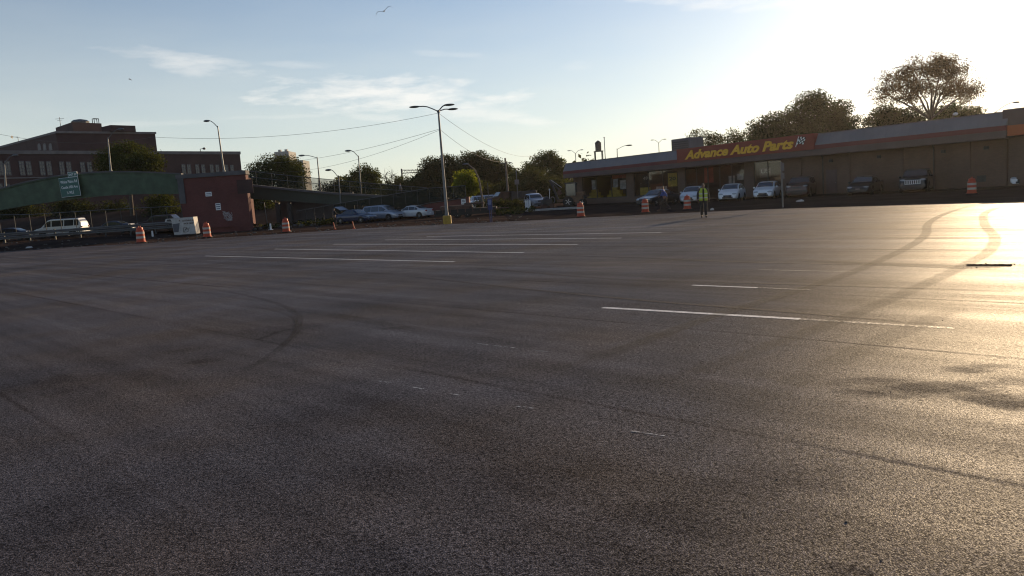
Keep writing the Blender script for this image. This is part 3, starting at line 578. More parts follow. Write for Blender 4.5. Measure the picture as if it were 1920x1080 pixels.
# highway sign
hs = thing('highway_sign', 'green highway sign with two street names hung on the footbridge span', 'sign', (0, 0, 0), 0, None, False)
ha, hb = D(112, 338, BY - .5), D(151, 368, BY - .5)
hs.location = (D(115.5, 370, BY - .5).x, BY - .5, D(115.5, 370.5, BY - .5).z); hs.rotation_euler = (0, R(-2.4), 0)
wd, hg = D(148.2, 350, BY).x - D(111.5, 350, BY).x, 35 * BY / FPX
mb = MB(); mb.bbox(0, 0, 0, wd, .06, hg, .03); pn = mb.obj('panel', 'letter', hs)
mb = MB(); mb.box(.03, -.004, .03, wd - .03, .0, hg - .03); mb.obj('face', 'signgreen', pn)
for txt, z, w in (('White Plains Rd', 1.42, .86), ('Castle Hill Ave', .86, .84), ('\u00bd MILE', .28, .36)):
    moved(text_mb(txt, .4, 0, .006, .006, wd * w), wd * (1 - w) / 2, -.008, z * hg / 2).obj('lettering', 'letter', pn)
mb = MB(); mb.box(wd * .52, 0, hg + .004, wd * 1.0, .05, hg + .52); ex = mb.obj('exit_plate', 'letter', hs)
mb = MB(); mb.box(wd * .52 + .03, -.004, hg + .03, wd - .03, 0, hg + .49); mb.obj('face', 'signgreen', ex)
moved(text_mb('EXIT 52', .3, 0, .006, .006, wd * .38), wd * .57, -.008, hg + .14).obj('lettering', 'letter', ex)
for x in (.3, wd - .3):
    for z in (.1, hg - .3): mb = MB(); mb.box(x - .05, .061, z, x + .05, .62, z + .1); mb.obj('bracket', 'galv', hs)
# small signs and tag on the pier
def piersign(px, py, w, h, label, cat='sign'):
    p = D(px, py, BY - .63); q = MB(); q.box(-w / 2, 0, -h / 2, w / 2, .02, h / 2); o = q.obj('wall_sign', 'letter'); o.location = (p.x, BY - .625, p.z); tag(o, label, cat)
    q = MB()
    for k in range(2 if w > h else 3):
        z = h * (.1 - k * .3) if w > h else h * (.3 - k * .3); q.box(-w * .4, -.006, z - h * .07, w * .4, -.001, z + h * .06)
    q.obj('print', 'bluepaint', o)
piersign(391, 364, .66, .46, 'wide white notice high on the red brick pier'); piersign(409, 387.5, .52, .72, 'tall white notice lower on the red brick pier')
tagm = MB(); random.seed(3)
for k in range(7):
    a = random.uniform(0, 6); pts = []
    for i in range(14):
        pp = D(427 + 9 * math.cos(a + i * .55) * (1 - .03 * i) + random.uniform(-3, 3), 405 + 8 * math.sin(a * 2 + i * .7) + random.uniform(-2, 2), BY - .61); pts.append((pp.x, BY - .607, pp.z))
    tagm.tube(pts, .018, 4)
tagm.obj('graffiti', 'graf', bridge)

# ramp fences
def fence(label, tl, bl, Y, posts, m, name='chain_link_fence', mid=None):
    """tl, bl: pixel lists (same length) of the top and bottom edge; Y: distance or list of distances."""
    Ys = Y if isinstance(Y, (list, tuple)) else [Y] * len(tl)
    T = [D(*p, y) for p, y in zip(tl, Ys)]; B = [D(*p, y) for p, y in zip(bl, Ys)]
    B = [Vector((t.x, t.y, b.z)) for t, b in zip(T, B)]
    root = thing(name, label, 'fence', (B[0].x, B[0].y, B[0].z), 0, None, True)
    mb = MB(); mb.add([p for t, b in zip(T, B) for p in (b, t)], [(2 * i, 2 * i + 2, 2 * i + 3, 2 * i + 1) for i in range(len(T) - 1)]); mb.obj('wire_mesh', m, root)
    mb = MB(); mb.tube(T, .035, 6); mb.obj('top_rail', 'galv', root)
    if mid:
        mb = MB(); mb.tube([b.lerp(t, mid) for t, b in zip(T, B)], .03, 6); mb.obj('middle_rail', 'galv', root)
    xs = [t.x for t in T]
    for k in range(posts + 1):
        x = xs[0] + (xs[-1] - xs[0]) * k / posts; f = lambda a: float(np.interp(x, xs if xs[0] < xs[-1] else xs[::-1], a if xs[0] < xs[-1] else a[::-1]))
        y, z0, z1 = f([t.y for t in T]), f([b.z for b in B]), f([t.z for t in T])
        mb = MB(); mb.tube([(x, y - .03, z0), (x, y - .03, z1 + .06)], .032, 6); mb.obj('fence_post', 'postgrey', root)
    return root
fence('tall chain link fence along the far bridge ramp beside the brick pier', [(450, 319), (560, 331), (640, 338.5), (720, 346), (800, 352)], [(450, 349), (560, 358), (640, 365.5), (720, 370), (800, 374)], BY + 6.5, 12, 'fence', mid=.62)
fence('open chain link fence before the grey wall under the ramp', [(556, 396), (590, 390), (622, 384)], [(556, 420), (590, 417), (622, 414)], 86.3, 4, 'fencelight', mid=.05)
fence('green screened chain link fence on the near ramp sloping up to the right', [(625, 383.5), (700, 370.5), (802, 353), (872, 348)], [(625, 414), (700, 405), (762, 385), (872, 372)], [86.3] * 4, 11, 'fencedense', mid=.05)
fence('dark chain link fence behind the highway guardrail', [(-60, 404), (60, 402), (200, 393), (340, 386)], [(-60, 447), (60, 440), (200, 432), (340, 424)], 80.5, 14, 'fencelight')
# walls under the ramp
mb = MB(); a, b = D(527, 400, 92), D(665, 400, 92); mb.box(a.x, 92, -.2, b.x, 92.4, D(530, 372, 92).z); mb.box(a.x - .1, 91.9, D(530, 372, 92).z + .003, b.x, 92.5, D(530, 370, 92).z + .1)
tag(mb.obj('concrete_wall', 'grey_wall', origin=(a.x, 92, 0)), 'grey concrete wall under the footbridge ramp', 'wall')
rw = [D(735, 400, 86.4), D(762, 385, 86.4), D(818, 376, 86.4), D(874, 369, 86.4)]
mb = MB(); mb.loft([[(p.x, 86.4, -.2), (p.x, 86.4, max(p.z, .1)), (p.x, 86.7, max(p.z, .1)), (p.x, 86.7, -.2)] for p in rw]); mb.loft([[(rw[-1].x + .002, y, -.2), (rw[-1].x + .002, y, rw[-1].z - .01), (rw[-1].x + .3, y, rw[-1].z - .01), (rw[-1].x + .3, y, -.2)] for y in (86.42, 89)])
rwo = tag(mb.obj('retaining_wall', 'brick', origin=(rw[0].x, 86.4, 0)), 'red brick ramp retaining wall rising to the right behind the white sedan', 'wall')
mb = MB(); p = D(869, 378, 86.36); mb.box(-.25, -.02, -.3, .25, 0, .3); ws = mb.obj('wall_sign', 'letter'); ws.location = (p.x, 86.36, p.z); tag(ws, 'small white notice at the right end of the red ramp wall', 'sign')
mb = MB()
for k in range(3): mb.box(-.17, -.025, .12 - k * .16, .17, -.021, .18 - k * .16)
mb.obj('print', 'dark', ws)
bank = MB(); bk = [D(640, 414, 86.75), D(700, 405, 86.75), D(762, 385, 86.75), D(874, 370, 86.75)]
mb = MB(); mb.loft([[(p.x, 86.75, -.2), (p.x, 86.75, max(p.z, .05)), (p.x, 88.2, max(p.z, .05)), (p.x, 88.2, -.2)] for p in bk]); struct(mb.obj('ramp_path', 'coping'))

# guardrails
def guardrail(a, b, z, label):
    a, b = Vector(a), Vector(b); d = (b - a).normalized(); L = (b - a).length; r = thing('guardrail', label, 'guardrail', (a.x, a.y, z), math.atan2(d.y, d.x), 'highway guardrails')
    for k, zz in enumerate((.62, .25)):
        prof = [(-.02, 0), (.04, .04), (.04, .1), (-.01, .15), (.04, .2), (.04, .26), (-.02, .3), (-.05, .15)]
        q = MB(); q.loft([[(x, -y - .1, zz + w) for y, w in prof] for x in (0, L)]); q.obj('rail', 'rail', r)
    for i in range(int(L / 2.5) + 1):
        q = MB(); q.box(i * 2.5, -.09, -.2, i * 2.5 + .12, .06, .98); q.obj('post', 'dark', r)
guardrail((-66, 77, 0), (-34, 78.6, 0), .58, 'steel guardrail along the highway in front of the white van')
guardrail((-66, 97.5, 0), (-33, 98.5, 0), .5, 'farther guardrail at the foot of the bank behind the white van')
sheet([(-140, 79.8), (-29, 81.2), (-29, 96.5), (-140, 96.5)], .53, 'highway', 'old')

# ------------------------------------------------------------------ brick school building
BA, BB = D(0, 285, 130), D(450, 287, 166)
BP = Plane(BA, BB - BA); ZT = BA.z
sA = -22; sB = BP.hit(451, 300)[0]
sch = thing('brick_building', 'big dark red brick institutional building with penthouse behind the footbridge', 'building', BP.world(sA, 0), BP.rz)
LB = sB - sA
mb = MB(); mb.box(0, 0, 0, LB, 14, ZT); mb.obj('wall', 'brick2', sch)
mb = MB(); mb.box(-.1, -.18, ZT - .35, LB + .1, 14.1, ZT + .25); mb.obj('cornice', 'stone', sch)
mb = MB(); zc = BP.hit(10, 333)[1]; mb.box(-.05, -.1, zc - .2, LB + .05, -.003, zc); mb.obj('sill_course', 'stone', sch)
def inv(v): # world -> school local
    w = Vector((v.x, v.y, 0)) - BP.world(sA, 0); return (w.dot(BP.d), w.dot(BP.n))
C_, R_, L_ = inv(D(105, 250, 150)), inv(D(291, 252, 163)), inv(D(-80, 297, 189))
zt2 = D(105, 250, 150).z
mb = MB(); poly2 = [C_, R_, (R_[0] + (L_[0] - C_[0]) * .7, R_[1] + (L_[1] - C_[1]) * .7), L_]
mb.prism(poly2, ZT + .3, zt2); mb.obj('auditorium', 'brick2', sch)
cx, cy = np.mean([p[0] for p in poly2]), np.mean([p[1] for p in poly2])
big = [(cx + (x - cx) * 1.012, cy + (y - cy) * 1.012) for x, y in poly2]
mb = MB(); mb.prism(big, zt2 + .003, zt2 + .4); mb.obj('coping', 'stone', sch)
c3, r3, l3 = inv(D(135, 229, 156)), inv(D(190, 231, 161)), inv(D(104, 238, 163)); z3 = D(135, 229, 156).z
mb = MB(); mb.prism([c3, r3, (r3[0] + l3[0] - c3[0], r3[1] + l3[1] - c3[1]), l3], zt2 + .403, z3); ph = mb.obj('penthouse', 'brick2', sch)
mb = MB(); mb.box(R_[0] - 9, R_[1] - 0, zt2 + .403, R_[0] - 4, R_[1] + 4, zt2 + 1.6); mb.obj('stair_head', 'brick2', sch)
p = inv(D(150, 226, 160)); mb = MB(); mb.lathe([(1.6, z3 + .003), (1.7, z3 + .5), (1.3, z3 + .8), (.3, z3 + 1.0)], 14, c=(p[0], p[1], 0)); mb.obj('roof_vent', 'galv', sch)
p = inv(D(179, 226, 161)); mb = MB()
for dx in (-.45, .45):
    for dy in (-.4, .4): mb.box(p[0] + dx - .05, p[1] + dy - .05, z3, p[0] + dx + .05, p[1] + dy + .05, z3 + .95)
mb.box(p[0] - .5, p[1] - .45, z3 + .952, p[0] + .5, p[1] + .45, z3 + 1.05); mb.obj('roof_frame', 'dark', sch)
def antenna(px, py, Y, z, label, h):
    q = MB(); q.tube([(0, 0, 0), (0, 0, h)], .05, 6); q.tube([(-.9, 0, h * .85), (.9, 0, h * .85)], .03, 5); q.tube([(-.5, 0, h * .7), (.5, 0, h * .7)], .03, 5)
    o = q.obj('antenna', 'dark'); b = D(px, py, Y); o.location = (b.x, b.y, z); tag(o, label, 'antenna')
antenna(113, 231, 158, z3 - .6, 'thin aerial on the brick penthouse roof', 2.0)
q = MB(); q.tube([(0, 0, 0), (0, 0, 1.1)], .05, 6); q.tube([(0, 0, 1.05), (-1.2, 0, 1.1)], .04, 6); q.lathe([(.05, 0), (.12, .12), (.32, .3)], 10, c=(-1.5, 0, 1.1), axis='X')
hx = inv(D(32, 262, 165)); o = q.obj('roof_siren', 'dark'); h_ = D(32, 268, 168); o.location = (h_.x, h_.y, zt2 + .39); tag(o, 'small horn on a pole on the brick building roof edge', 'siren')
sp_ = Plane(D(105, 250, 150), D(-80, 297, 189) - D(105, 250, 150)); o.location = sp_.world(sp_.hit(30, 268)[0], -.5, zt2 + .4)
winf = MB(); winf.box(-.42, -.06, 0, .42, -.003, 2.4); base_win = winf.obj('window', 'window', sch)
fb = MB()
for z in (0, .58, 1.16, 1.74, 2.32): fb.box(-.42, -.085, z, .42, -.062, z + .13)
for x in (-.42, -.05, .32): fb.box(x, -.088, .0, x + .1, -.0625, 2.4)
fb.obj('frame', 'winframe', base_win)
first = True
for row, (pyt, pxs) in enumerate(((304, (-40, -28, 3, 16.5, 43, 56, 81, 94, 118, 131, 157, 170)), (306, (346, 356, 371.5, 382.5, 398.5, 409, 426, 436.5)), (347, (-40, -28, 3, 16.5, 43, 56, 81, 94, 118, 131)), (380, (205, 233, 240, 300, 312)))):
    for px in pxs:
        s, z = BP.hit(px, pyt + 25); l = (s - sA, 0, z)
        if first: base_win.location = l; first = False
        else:
            w = base_win.copy(); COL.objects.link(w); w.parent = sch; w.location = l
            for ch in base_win.children: c = ch.copy(); COL.objects.link(c); c.parent = w
# three narrow arched openings on the high block
cw_ = Plane(D(105, 250, 150), D(-80, 297, 189) - D(105, 250, 150))
for px in (75, 85, 96):
    s_, z_ = cw_.hit(px, 282); s2_, _ = cw_.hit(px + 6, 282); w_ = abs(s2_ - s_); p_ = cw_.world(s_, 0, z_); q = MB()
    arc = [(-w_ / 2, 0), (w_ / 2, 0)] + [(w_ / 2 * math.cos(a), .9 + w_ / 2 * math.sin(a) * .6) for a in np.linspace(0, math.pi, 7)]
    sg_ = -1
    q.loft([[tuple(cw_.world(s_ + a, d_, z_ + b)) for a, b in arc] for d_ in (.06, -.06)])
    wv = BP.world(sA, 0); cs, sn = math.cos(-BP.rz), math.sin(-BP.rz)
    q.v = [((x - wv.x) * cs - (y - wv.y) * sn, (x - wv.x) * sn + (y - wv.y) * cs, z) for x, y, z in q.v]; q.obj('arched_window', 'winframe', sch)
s_, _ = BP.hit(386, 284); q = MB(); q.tube([(s_ - sA, 2, ZT + .25), (s_ - sA, 2, ZT + .9), (s_ - sA + .7, 2, ZT + 1.0)], .07, 6); q.ell((s_ - sA + .9, 2, ZT + 1.0), (.32, .28, .25)); q.obj('roof_lamp', 'dark', sch)
# distant tower
tw = thing('apartment_tower', 'pale distant apartment tower rising behind the tree by the pier', 'building', D(528, 380, 430), 0, None, True); tw.location.z = 0
mb = MB(); a, b = D(514, 285, 430), D(541, 285, 430); mb.box(a.x, 430, 0, b.x, 445, a.z); mb.obj('block', 'pale', tw)
mb = MB(); a2, b2 = D(541.3, 300, 436), D(568, 300, 436); mb.box(a2.x, 436, 0, b2.x, 450, D(555, 301, 436).z); mb.obj('block', 'pale', tw)
for k in (.3, .75): mb = MB(); x = a.x + (b.x - a.x) * k; mb.box(x - .7, 432, a.z + .003, x + .7, 434, a.z + 1.2); mb.obj('chimney', 'pale', tw)
mb0 = None
for i in range(4):
    for j in range(5):
        x = a.x + (b.x - a.x) * (i + .5) / 4; z = a.z - 2.2 - j * 2.9; q = MB(); q.box(x - .55, 429.9, z - .8, x + .55, 429.99, z + .5); q.obj('window', 'window', tw)

# ------------------------------------------------------------------ trees
def crown_mesh(clumps, leaf, per, spread, off):
    C = np.repeat(np.array(clumps), per, 0); n = len(C)
    P = C + np.clip(rng.normal(0, 1, (n, 3)), -1.5, 1.5) * np.array([spread, spread, spread * .75])
    a = rng.normal(0, 1, (n, 3)); a /= np.linalg.norm(a, axis=1)[:, None]; t = rng.normal(0, 1, (n, 3)); b = np.cross(a, t); b /= np.linalg.norm(b, axis=1)[:, None]
    s = (leaf * rng.uniform(.55, 1.4, n))[:, None]; V = np.stack([P - a * s * .5, P + b * s * .26, P + a * s * .5, P - b * s * .26], 1) - off
    me = bpy.data.meshes.new('crown'); me.vertices.add(4 * n); me.vertices.foreach_set('co', V.reshape(-1).astype(np.float32))
    me.loops.add(4 * n); me.loops.foreach_set('vertex_index', np.arange(4 * n, dtype=np.int32)); me.polygons.add(n)
    me.polygons.foreach_set('loop_start', np.arange(0, 4 * n, 4, dtype=np.int32)); me.polygons.foreach_set('loop_total', np.full(n, 4, dtype=np.int32)); me.update(calc_edges=True); return me
def tree(label, base, Y, lobes, leaf=.4, m='leaf', dens=1.0, per=62, spread=.55, trunk=.28, name='tree', fork=None, group=None, twigs=.5, inner=.35, z0=0):
    """base: pixel column of the foot at distance Y; lobes: (px, py, rx, ry, dy) in pixels, dy metres deeper."""
    f = D(base, 400, Y); f.z = z0; root = thing(name, label, 'tree' if name != 'bush' else 'bush', f, 0, group, True)
    lw = []
    for (px, py, rx, ry, dy) in lobes:
        yy = Y + dy; c = D(px, py, yy); k = yy / FPX; lw.append((c, rx * k, (rx + ry) * .5 * k * .9, ry * k))
    zc = min(c.z - r * .5 for c, _, _, r in lw); fork = f.z + fork if fork else max(f.z + .4, min(zc, f.z + (zc - f.z) * .8))
    top = Vector((f.x + (np.mean([c.x for c, *_ in lw]) - f.x) * .4, f.y, fork)); tb = MB()
    tb.tube([f - Vector((0, 0, .3)), f.lerp(top, .5) + Vector((.1 * trunk, 0, 0)), top], [trunk * 1.25, trunk, trunk * .8], 8)
    cl = []
    for c, rx, ry, rz in lw:
        midp = top.lerp(c, .5) + Vector((random.uniform(-.12, .12) * rx, random.uniform(-.2, .2) * ry, .08 * rz)); tb.tube([top, midp, c], [trunk * .62, trunk * .4, trunk * .22], 6)
        n = max(8, int(dens * 4.2 * (rx * rz + rx * ry + ry * rz) / (spread * spread) / 3.2))
        for _ in range(n):
            d = Vector(rng.normal(0, 1, 3)); d.normalize(); q = random.random() ** inner * random.uniform(.82, 1.06)
            p = c + Vector((d.x * rx, d.y * ry, d.z * rz)) * q; cl.append(tuple(p))
            if random.random() < twigs: tb.tube([c.lerp(p, random.uniform(0, .35)), c.lerp(p, .6) + Vector((0, 0, .05 * rz)), p], [trunk * .16, trunk * .1, trunk * .05], 4, cap=False)
    tb.obj('trunk', 'trunk', root, smooth=50)
    if cl and per: 
        me = crown_mesh(cl, leaf * .66, per, spread, np.array(f)); me.materials.append(MAT[m]); o = bpy.data.objects.new('crown', me); COL.objects.link(o); o.parent = root
    return root
tree('bushy green tree in front of the brick building above the footbridge span', 245, 112, [(205, 300, 28, 22, 0), (235, 285, 32, 20, 1), (268, 300, 34, 22, 0), (240, 312, 55, 18, -1), (285, 308, 18, 16, 1)], .42, 'leafyel', .9, trunk=.3)
tree('dense green tree right of the brick pier in front of the pale tower', 510, 118, [(480, 335, 28, 28, 0), (510, 315, 30, 24, 0), (535, 310, 26, 18, 1), (545, 335, 26, 30, 0), (500, 345, 40, 24, -1), (562, 330, 12, 22, 0)], .42, 'leafyel', .9, trunk=.3)
tree('round dark tree behind the ramp lamp post', 683, 150, [(683, 330, 24, 22, 0), (668, 342, 22, 18, 0), (698, 338, 18, 20, 1), (680, 352, 36, 20, 0)], .5, 'leaf', .9)
tree('bare pale branched tree beside the round dark tree', 730, 150, [(722, 330, 14, 16, 0), (735, 328, 16, 18, 0), (745, 338, 14, 14, 0), (728, 342, 14, 14, 0)], .3, 'leafyel', .9, per=1, trunk=.18, twigs=1)
tree('low dark bush on the bank behind the ramp fence', 620, 130, [(618, 358, 26, 15, 0), (650, 356, 26, 16, 0), (635, 350, 20, 12, 1), (660, 366, 30, 12, 0)], .4, 'leafdark', 1.0, name='bush')
tree('grey green bushes below the railway gantry', 755, 150, [(745, 350, 28, 20, 0), (775, 350, 22, 24, 0), (760, 362, 40, 16, 0), (793, 352, 18, 24, 2)], .45, 'leafyel', .9, name='bush')
tree('large dark broad tree behind the tall triple street lamp', 825, 150, [(812, 318, 26, 24, 0), (838, 306, 20, 16, 1), (800, 338, 26, 26, 0), (830, 340, 32, 32, 0), (855, 325, 22, 22, 1), (815, 362, 34, 18, 0)], .5, 'leafdark', 1.0, trunk=.4)
tree('large dark flat topped tree right of the triple street lamp', 890, 155, [(890, 300, 34, 14, 0), (875, 320, 30, 24, 0), (910, 318, 26, 22, 0), (895, 345, 36, 26, 0)], .5, 'leafdark', 1.0, trunk=.4)
tree('dark tree beside the utility pole', 938, 155, [(932, 314, 26, 18, 0), (945, 330, 20, 24, 0), (920, 340, 26, 26, 1), (940, 355, 26, 20, 0)], .5, 'leafdark', .95, trunk=.35)
tree('tall dark tree left of the shop roof', 1025, 150, [(1025, 300, 28, 16, 0), (1000, 318, 26, 18, 0), (1040, 315, 22, 20, 1), (1010, 340, 42, 26, 0), (975, 335, 18, 20, 0), (1048, 340, 20, 24, 0)], .5, 'leaf', 1.0, trunk=.4)
tree('small round tree in front of the tall dark tree left of the shop', 1000, 130, [(1000, 335, 26, 18, 0), (985, 350, 22, 18, 0), (1020, 348, 24, 20, 0), (1003, 362, 30, 14, 0)], .4, 'leafdark', 1.0, trunk=.2)
tree('small bright yellow green tree beside the red ramp wall', 876, 96, [(872, 332, 16, 12, 0), (862, 342, 14, 12, 0), (884, 345, 14, 14, 0), (872, 356, 20, 14, 0), (892, 352, 7, 8, 0)], .38, 'leafbright', .9, trunk=.1, spread=.4)
for k, (px, w, hh_, lab) in enumerate(((905, 24, 16, 'dark shrub mass behind the white cars of the yard, left part'), (950, 26, 18, 'dark shrub mass behind the utility pole in the yard'), (998, 28, 18, 'dark shrub mass behind the pale pickup'), (1045, 26, 20, 'dark shrub mass behind the backhoe beside the shop'))):
    tree(lab, px, 128, [(px - w * .5, 366, w * .7, hh_, 0), (px + w * .5, 364, w * .7, hh_, 1), (px, 354, w * .7, hh_ * .9, 0), (px, 378, w, 12, 0)], .42, 'leafdark', .9, name='bush', trunk=.14)
# behind the shop
tree('small open tree above the shop sign beside the roof unit', 1320, 125, [(1318, 258, 24, 12, 0), (1335, 266, 26, 14, 0), (1300, 268, 14, 10, 0), (1330, 285, 24, 18, 0)], .42, 'leafdark', .6, trunk=.22)
tree('small dark tree between the shop sign and the large dark trees', 1378, 125, [(1378, 256, 16, 14, 0), (1368, 270, 20, 16, 0), (1390, 272, 18, 16, 0), (1378, 295, 26, 18, 0)], .42, 'leafdark', .6, trunk=.22)
tree('large dark tree with a low left shoulder behind the shop sign', 1450, 115, [(1430, 240, 26, 20, 0), (1415, 262, 20, 18, 0), (1460, 232, 22, 22, 0), (1450, 262, 46, 24, 0)], .45, 'leafdark', 1.0, trunk=.4)
tree('highest rounded dark tree behind the shop, left of the tall elm', 1530, 112, [(1525, 196, 34, 22, 0), (1560, 212, 36, 26, 0), (1500, 222, 32, 28, 0), (1580, 240, 34, 30, 1), (1535, 250, 66, 32, 0)], .45, 'leafdark', 1.05, trunk=.45)
tree('wide low dark tree at the foot of the elm on its left', 1680, 112, [(1668, 214, 30, 18, 0), (1645, 232, 26, 20, 0), (1700, 222, 34, 22, 0), (1680, 245, 56, 26, 0)], .45, 'leafdark', 1.0, trunk=.4)
tree('wide low dark tree at the foot of the elm on its right', 1790, 112, [(1790, 206, 24, 14, 0), (1765, 220, 30, 18, 0), (1815, 218, 26, 16, 0), (1790, 236, 56, 20, 0)], .45, 'leaf', .95, trunk=.4)
elm = tree('tall vase shaped elm with open crown standing above the shop roof', 1748, 105, [(1735, 128, 58, 22, 0), (1690, 148, 40, 24, 0), (1785, 140, 44, 30, 0), (1660, 176, 28, 22, 1), (1815, 172, 24, 32, 0), (1765, 118, 36, 20, 1), (1720, 165, 46, 22, -1), (1780, 172, 36, 24, 1), (1700, 186, 30, 12, 0)], .34, 'leafbrown', .5, per=58, spread=.46, trunk=.27, fork=8.2, twigs=.6, inner=.5)
# shrubs on the highway bank, far wood
for k, (px, py, w, h, Y, lab) in enumerate(((40, 400, 60, 26, 118, 'dark shrub on the bank below the left end of the footbridge'), (140, 395, 50, 28, 116, 'dark shrub on the bank behind the white van'), (225, 398, 40, 26, 118, 'dark shrub on the bank behind the orange barrel'), (305, 390, 40, 34, 112, 'tall yellow green shrub beside the brick pier under the span'), (490, 385, 30, 22, 112, 'leafy shrub seen under the ramp right of the pier'), (-50, 405, 60, 30, 118, 'dark shrub at the left end of the highway bank'))):
    tree(lab, px, Y, [(px - w * .4, py, w * .5, h * .7, 0), (px + w * .3, py + 3, w * .55, h * .6, 1), (px, py - h * .4, w * .4, h * .5, 0), (px, py + 12, w * .8, h * .6, 0)], .42, 'leafyel' if k in (3, 4) else 'leafdark', .8, name='bush', trunk=.12, z0=2.5)
cl = []
for i in range(1500):
    px = random.uniform(430, 1120); p = D(px, 360, random.uniform(225, 260)); hz = 7 + 3 * math.sin(px * .03) + 2 * math.sin(px * .11); cl.append((p.x, p.y, random.uniform(0, hz)))
me = crown_mesh(cl, 1.3, 12, 1.2, np.array((0, 0, 0))); me.name = 'far_wood'; me.materials.append(MAT['leafdark']); o = bpy.data.objects.new('far_wood', me); COL.objects.link(o); o['kind'] = 'stuff'; tag(o, 'dark far wood along the horizon behind the ramp and trucks', 'wood')
# weeds along the dirt verge
cl = []
for i in range(160):
    px = random.choice((random.uniform(470, 720), random.uniform(560, 640), random.uniform(930, 1000))); p = D(px, 400, random.uniform(83, 91) if px < 800 else random.uniform(72, 92)); cl.append((p.x, p.y, random.uniform(.05, .4)))
me = crown_mesh(cl, .3, 14, .22, np.array((0, 0, 0))); me.name = 'weeds'; me.materials.append(MAT['leafdark']); o = bpy.data.objects.new('weeds', me); COL.objects.link(o); o['kind'] = 'stuff'; tag(o, 'low weeds along the verge under the ramp', 'weeds')

# ------------------------------------------------------------------ lamps, poles, cables
def cobra(base, topz, arm, label, r=.1, head=.75, rise=.9, lean=0, name='street_lamp', rz=0, group='cobra head street lamps'):
    """arm: signed reach in metres along x."""
    base = Vector(base); o = thing(name, label, 'street lamp', base, rz, group); h = topz - base.z
    q = MB(); q.tube([(0, 0, 0), (0, 0, .25), (0, 0, .26), (lean * .5, 0, h * .5), (lean, 0, h)], [r * 1.6, r * 1.6, r * 1.1, r * .85, r * .6], 8); q.obj('pole', 'galv', o, smooth=50)
    q = MB(); sg = 1 if arm > 0 else -1
    pts = [(lean, 0, h - .15)] + [(lean + arm * t, 0, h - .15 + rise * math.sin(t * 1.45)) for t in (.2, .4, .6, .8, 1)]; q.tube(pts, r * .42, 6); q.obj('arm', 'galv', o, smooth=60)
    q = MB(); e = pts[-1]; q.ell((e[0] + sg * head * .4, 0, e[2] - .02), (head * .55, .17, .12), 10, 7); hd = q.obj('lamp_head', 'galv', o, smooth=60)
    return o
def at(px, py, Y): return D(px, py, Y)
def lamp_px(bx, by, Y, topy, hx, hy, label, r=.1, **kw):
    b = D(bx, by, Y); k = Y / FPX; T = b.z + 0; tz = D(bx - (by - topy) * .09, topy, Y).z; tx = D(kw.pop('topx'), topy, Y).x
    hpt = D(hx, hy, Y); return cobra(b, tz, hpt.x - tx, label, r, max(.5, 14 * k * .8), max(.2, hpt.z - tz + .15), tx - b.x, **kw)
lamp_px(420, 323, BY + 1.5, 236, 392, 226, 'grey cobra street lamp standing on the footbridge above the brick pier', topx=408)
lamp_px(208, 323, BY + 1.5, 258, 222, 242, 'pale cobra street lamp on the arched span in front of the bushy tree', topx=202)
lamp_px(11, 354, BY + 1.5, 306, 24, 291, 'pale cobra street lamp on the left end of the arched span', topx=8)
lamp_px(601, 360, 100, 294, 570, 291, 'cobra street lamp with a bird on its arm behind the ramp', topx=594.5)
lamp_px(680, 400, 94, 292, 657, 282, 'tall cobra street lamp between the ramp fences above the silver minivan', topx=672)
lamp_px(641, 412, 88, 332, 620, 318, 'cobra street lamp standing behind the dark sedan', topx=635)
lamp_px(1159, 340, 130, 279, 1175, 272.5, 'cobra lamp rising behind the shop roof right of the water tower', topx=1157)
lamp_px(1864, 260, 95, 211, 1897, 195, 'long armed lamp behind the right end of the shop roof', topx=1864, head=.5) if 0 else None
b = D(1865, 290, 95); b.z = 0; cobra(b, D(1864, 209, 95).z, D(1899, 194, 95).x - D(1864, 209, 95).x, 'long armed lamp behind the right end of the shop roof', .09, .8, 1.1)
q = MB(); b = D(597, 291, 100)
# twin arm lamps
def twin(px, py, Y, label, w):
    b = D(px, py, Y); h = b.z; o = thing('twin_street_lamp', label, 'street lamp', (b.x, b.y, 0), 0, 'distant twin arm lamps')
    q = MB(); q.tube([(0, 0, 0), (0, 0, h)], [.14, .08], 8); q.obj('pole', 'galv', o)
    for s in (-1, 1):
        q = MB(); q.tube([(0, 0, h), (s * w * .6, 0, h + w * .55), (s * w, 0, h + w * .62)], .05, 6); a = q.obj('arm', 'galv', o)
        q = MB(); q.ell((s * (w + .25), 0, h + w * .62), (.45, .15, .1), 8, 6); q.obj('lamp_head', 'galv', a)
twin(1079, 288, 190, 'twin arm lamp behind the left end of the shop roof', 1.3); twin(1235, 268, 190, 'twin arm lamp behind the shop roof left of the grey unit', 1.3)
# globe lamp, flag pole on the roofline
b = D(1783, 250, 95); o = thing('globe_lamp', 'small round white lamp showing over the shop fascia', 'street lamp', (b.x, b.y, 0)); hz = D(1785, 219, 95).z
q = MB(); q.tube([(0, 0, 0), (0, 0, hz - .3), (.15, 0, hz), (.4, 0, hz + .25)], .05, 6); q.obj('pole', 'galv', o); q = MB(); q.ell((.55, 0, hz + .3), (.3, .3, .2), 10, 7); q.obj('lamp_head', 'white', o)
b = D(1135, 300, 128); q = MB(); hz = D(1135, 258, 128).z; q.tube([(0, 0, 0), (0, 0, hz)], [.1, .06], 6); q.ell((0, 0, hz), (.12, .12, .12)); o = q.obj('flag_pole', 'galv'); o.location = (b.x, b.y, 0); tag(o, 'thin flag pole right of the water tower', 'pole')
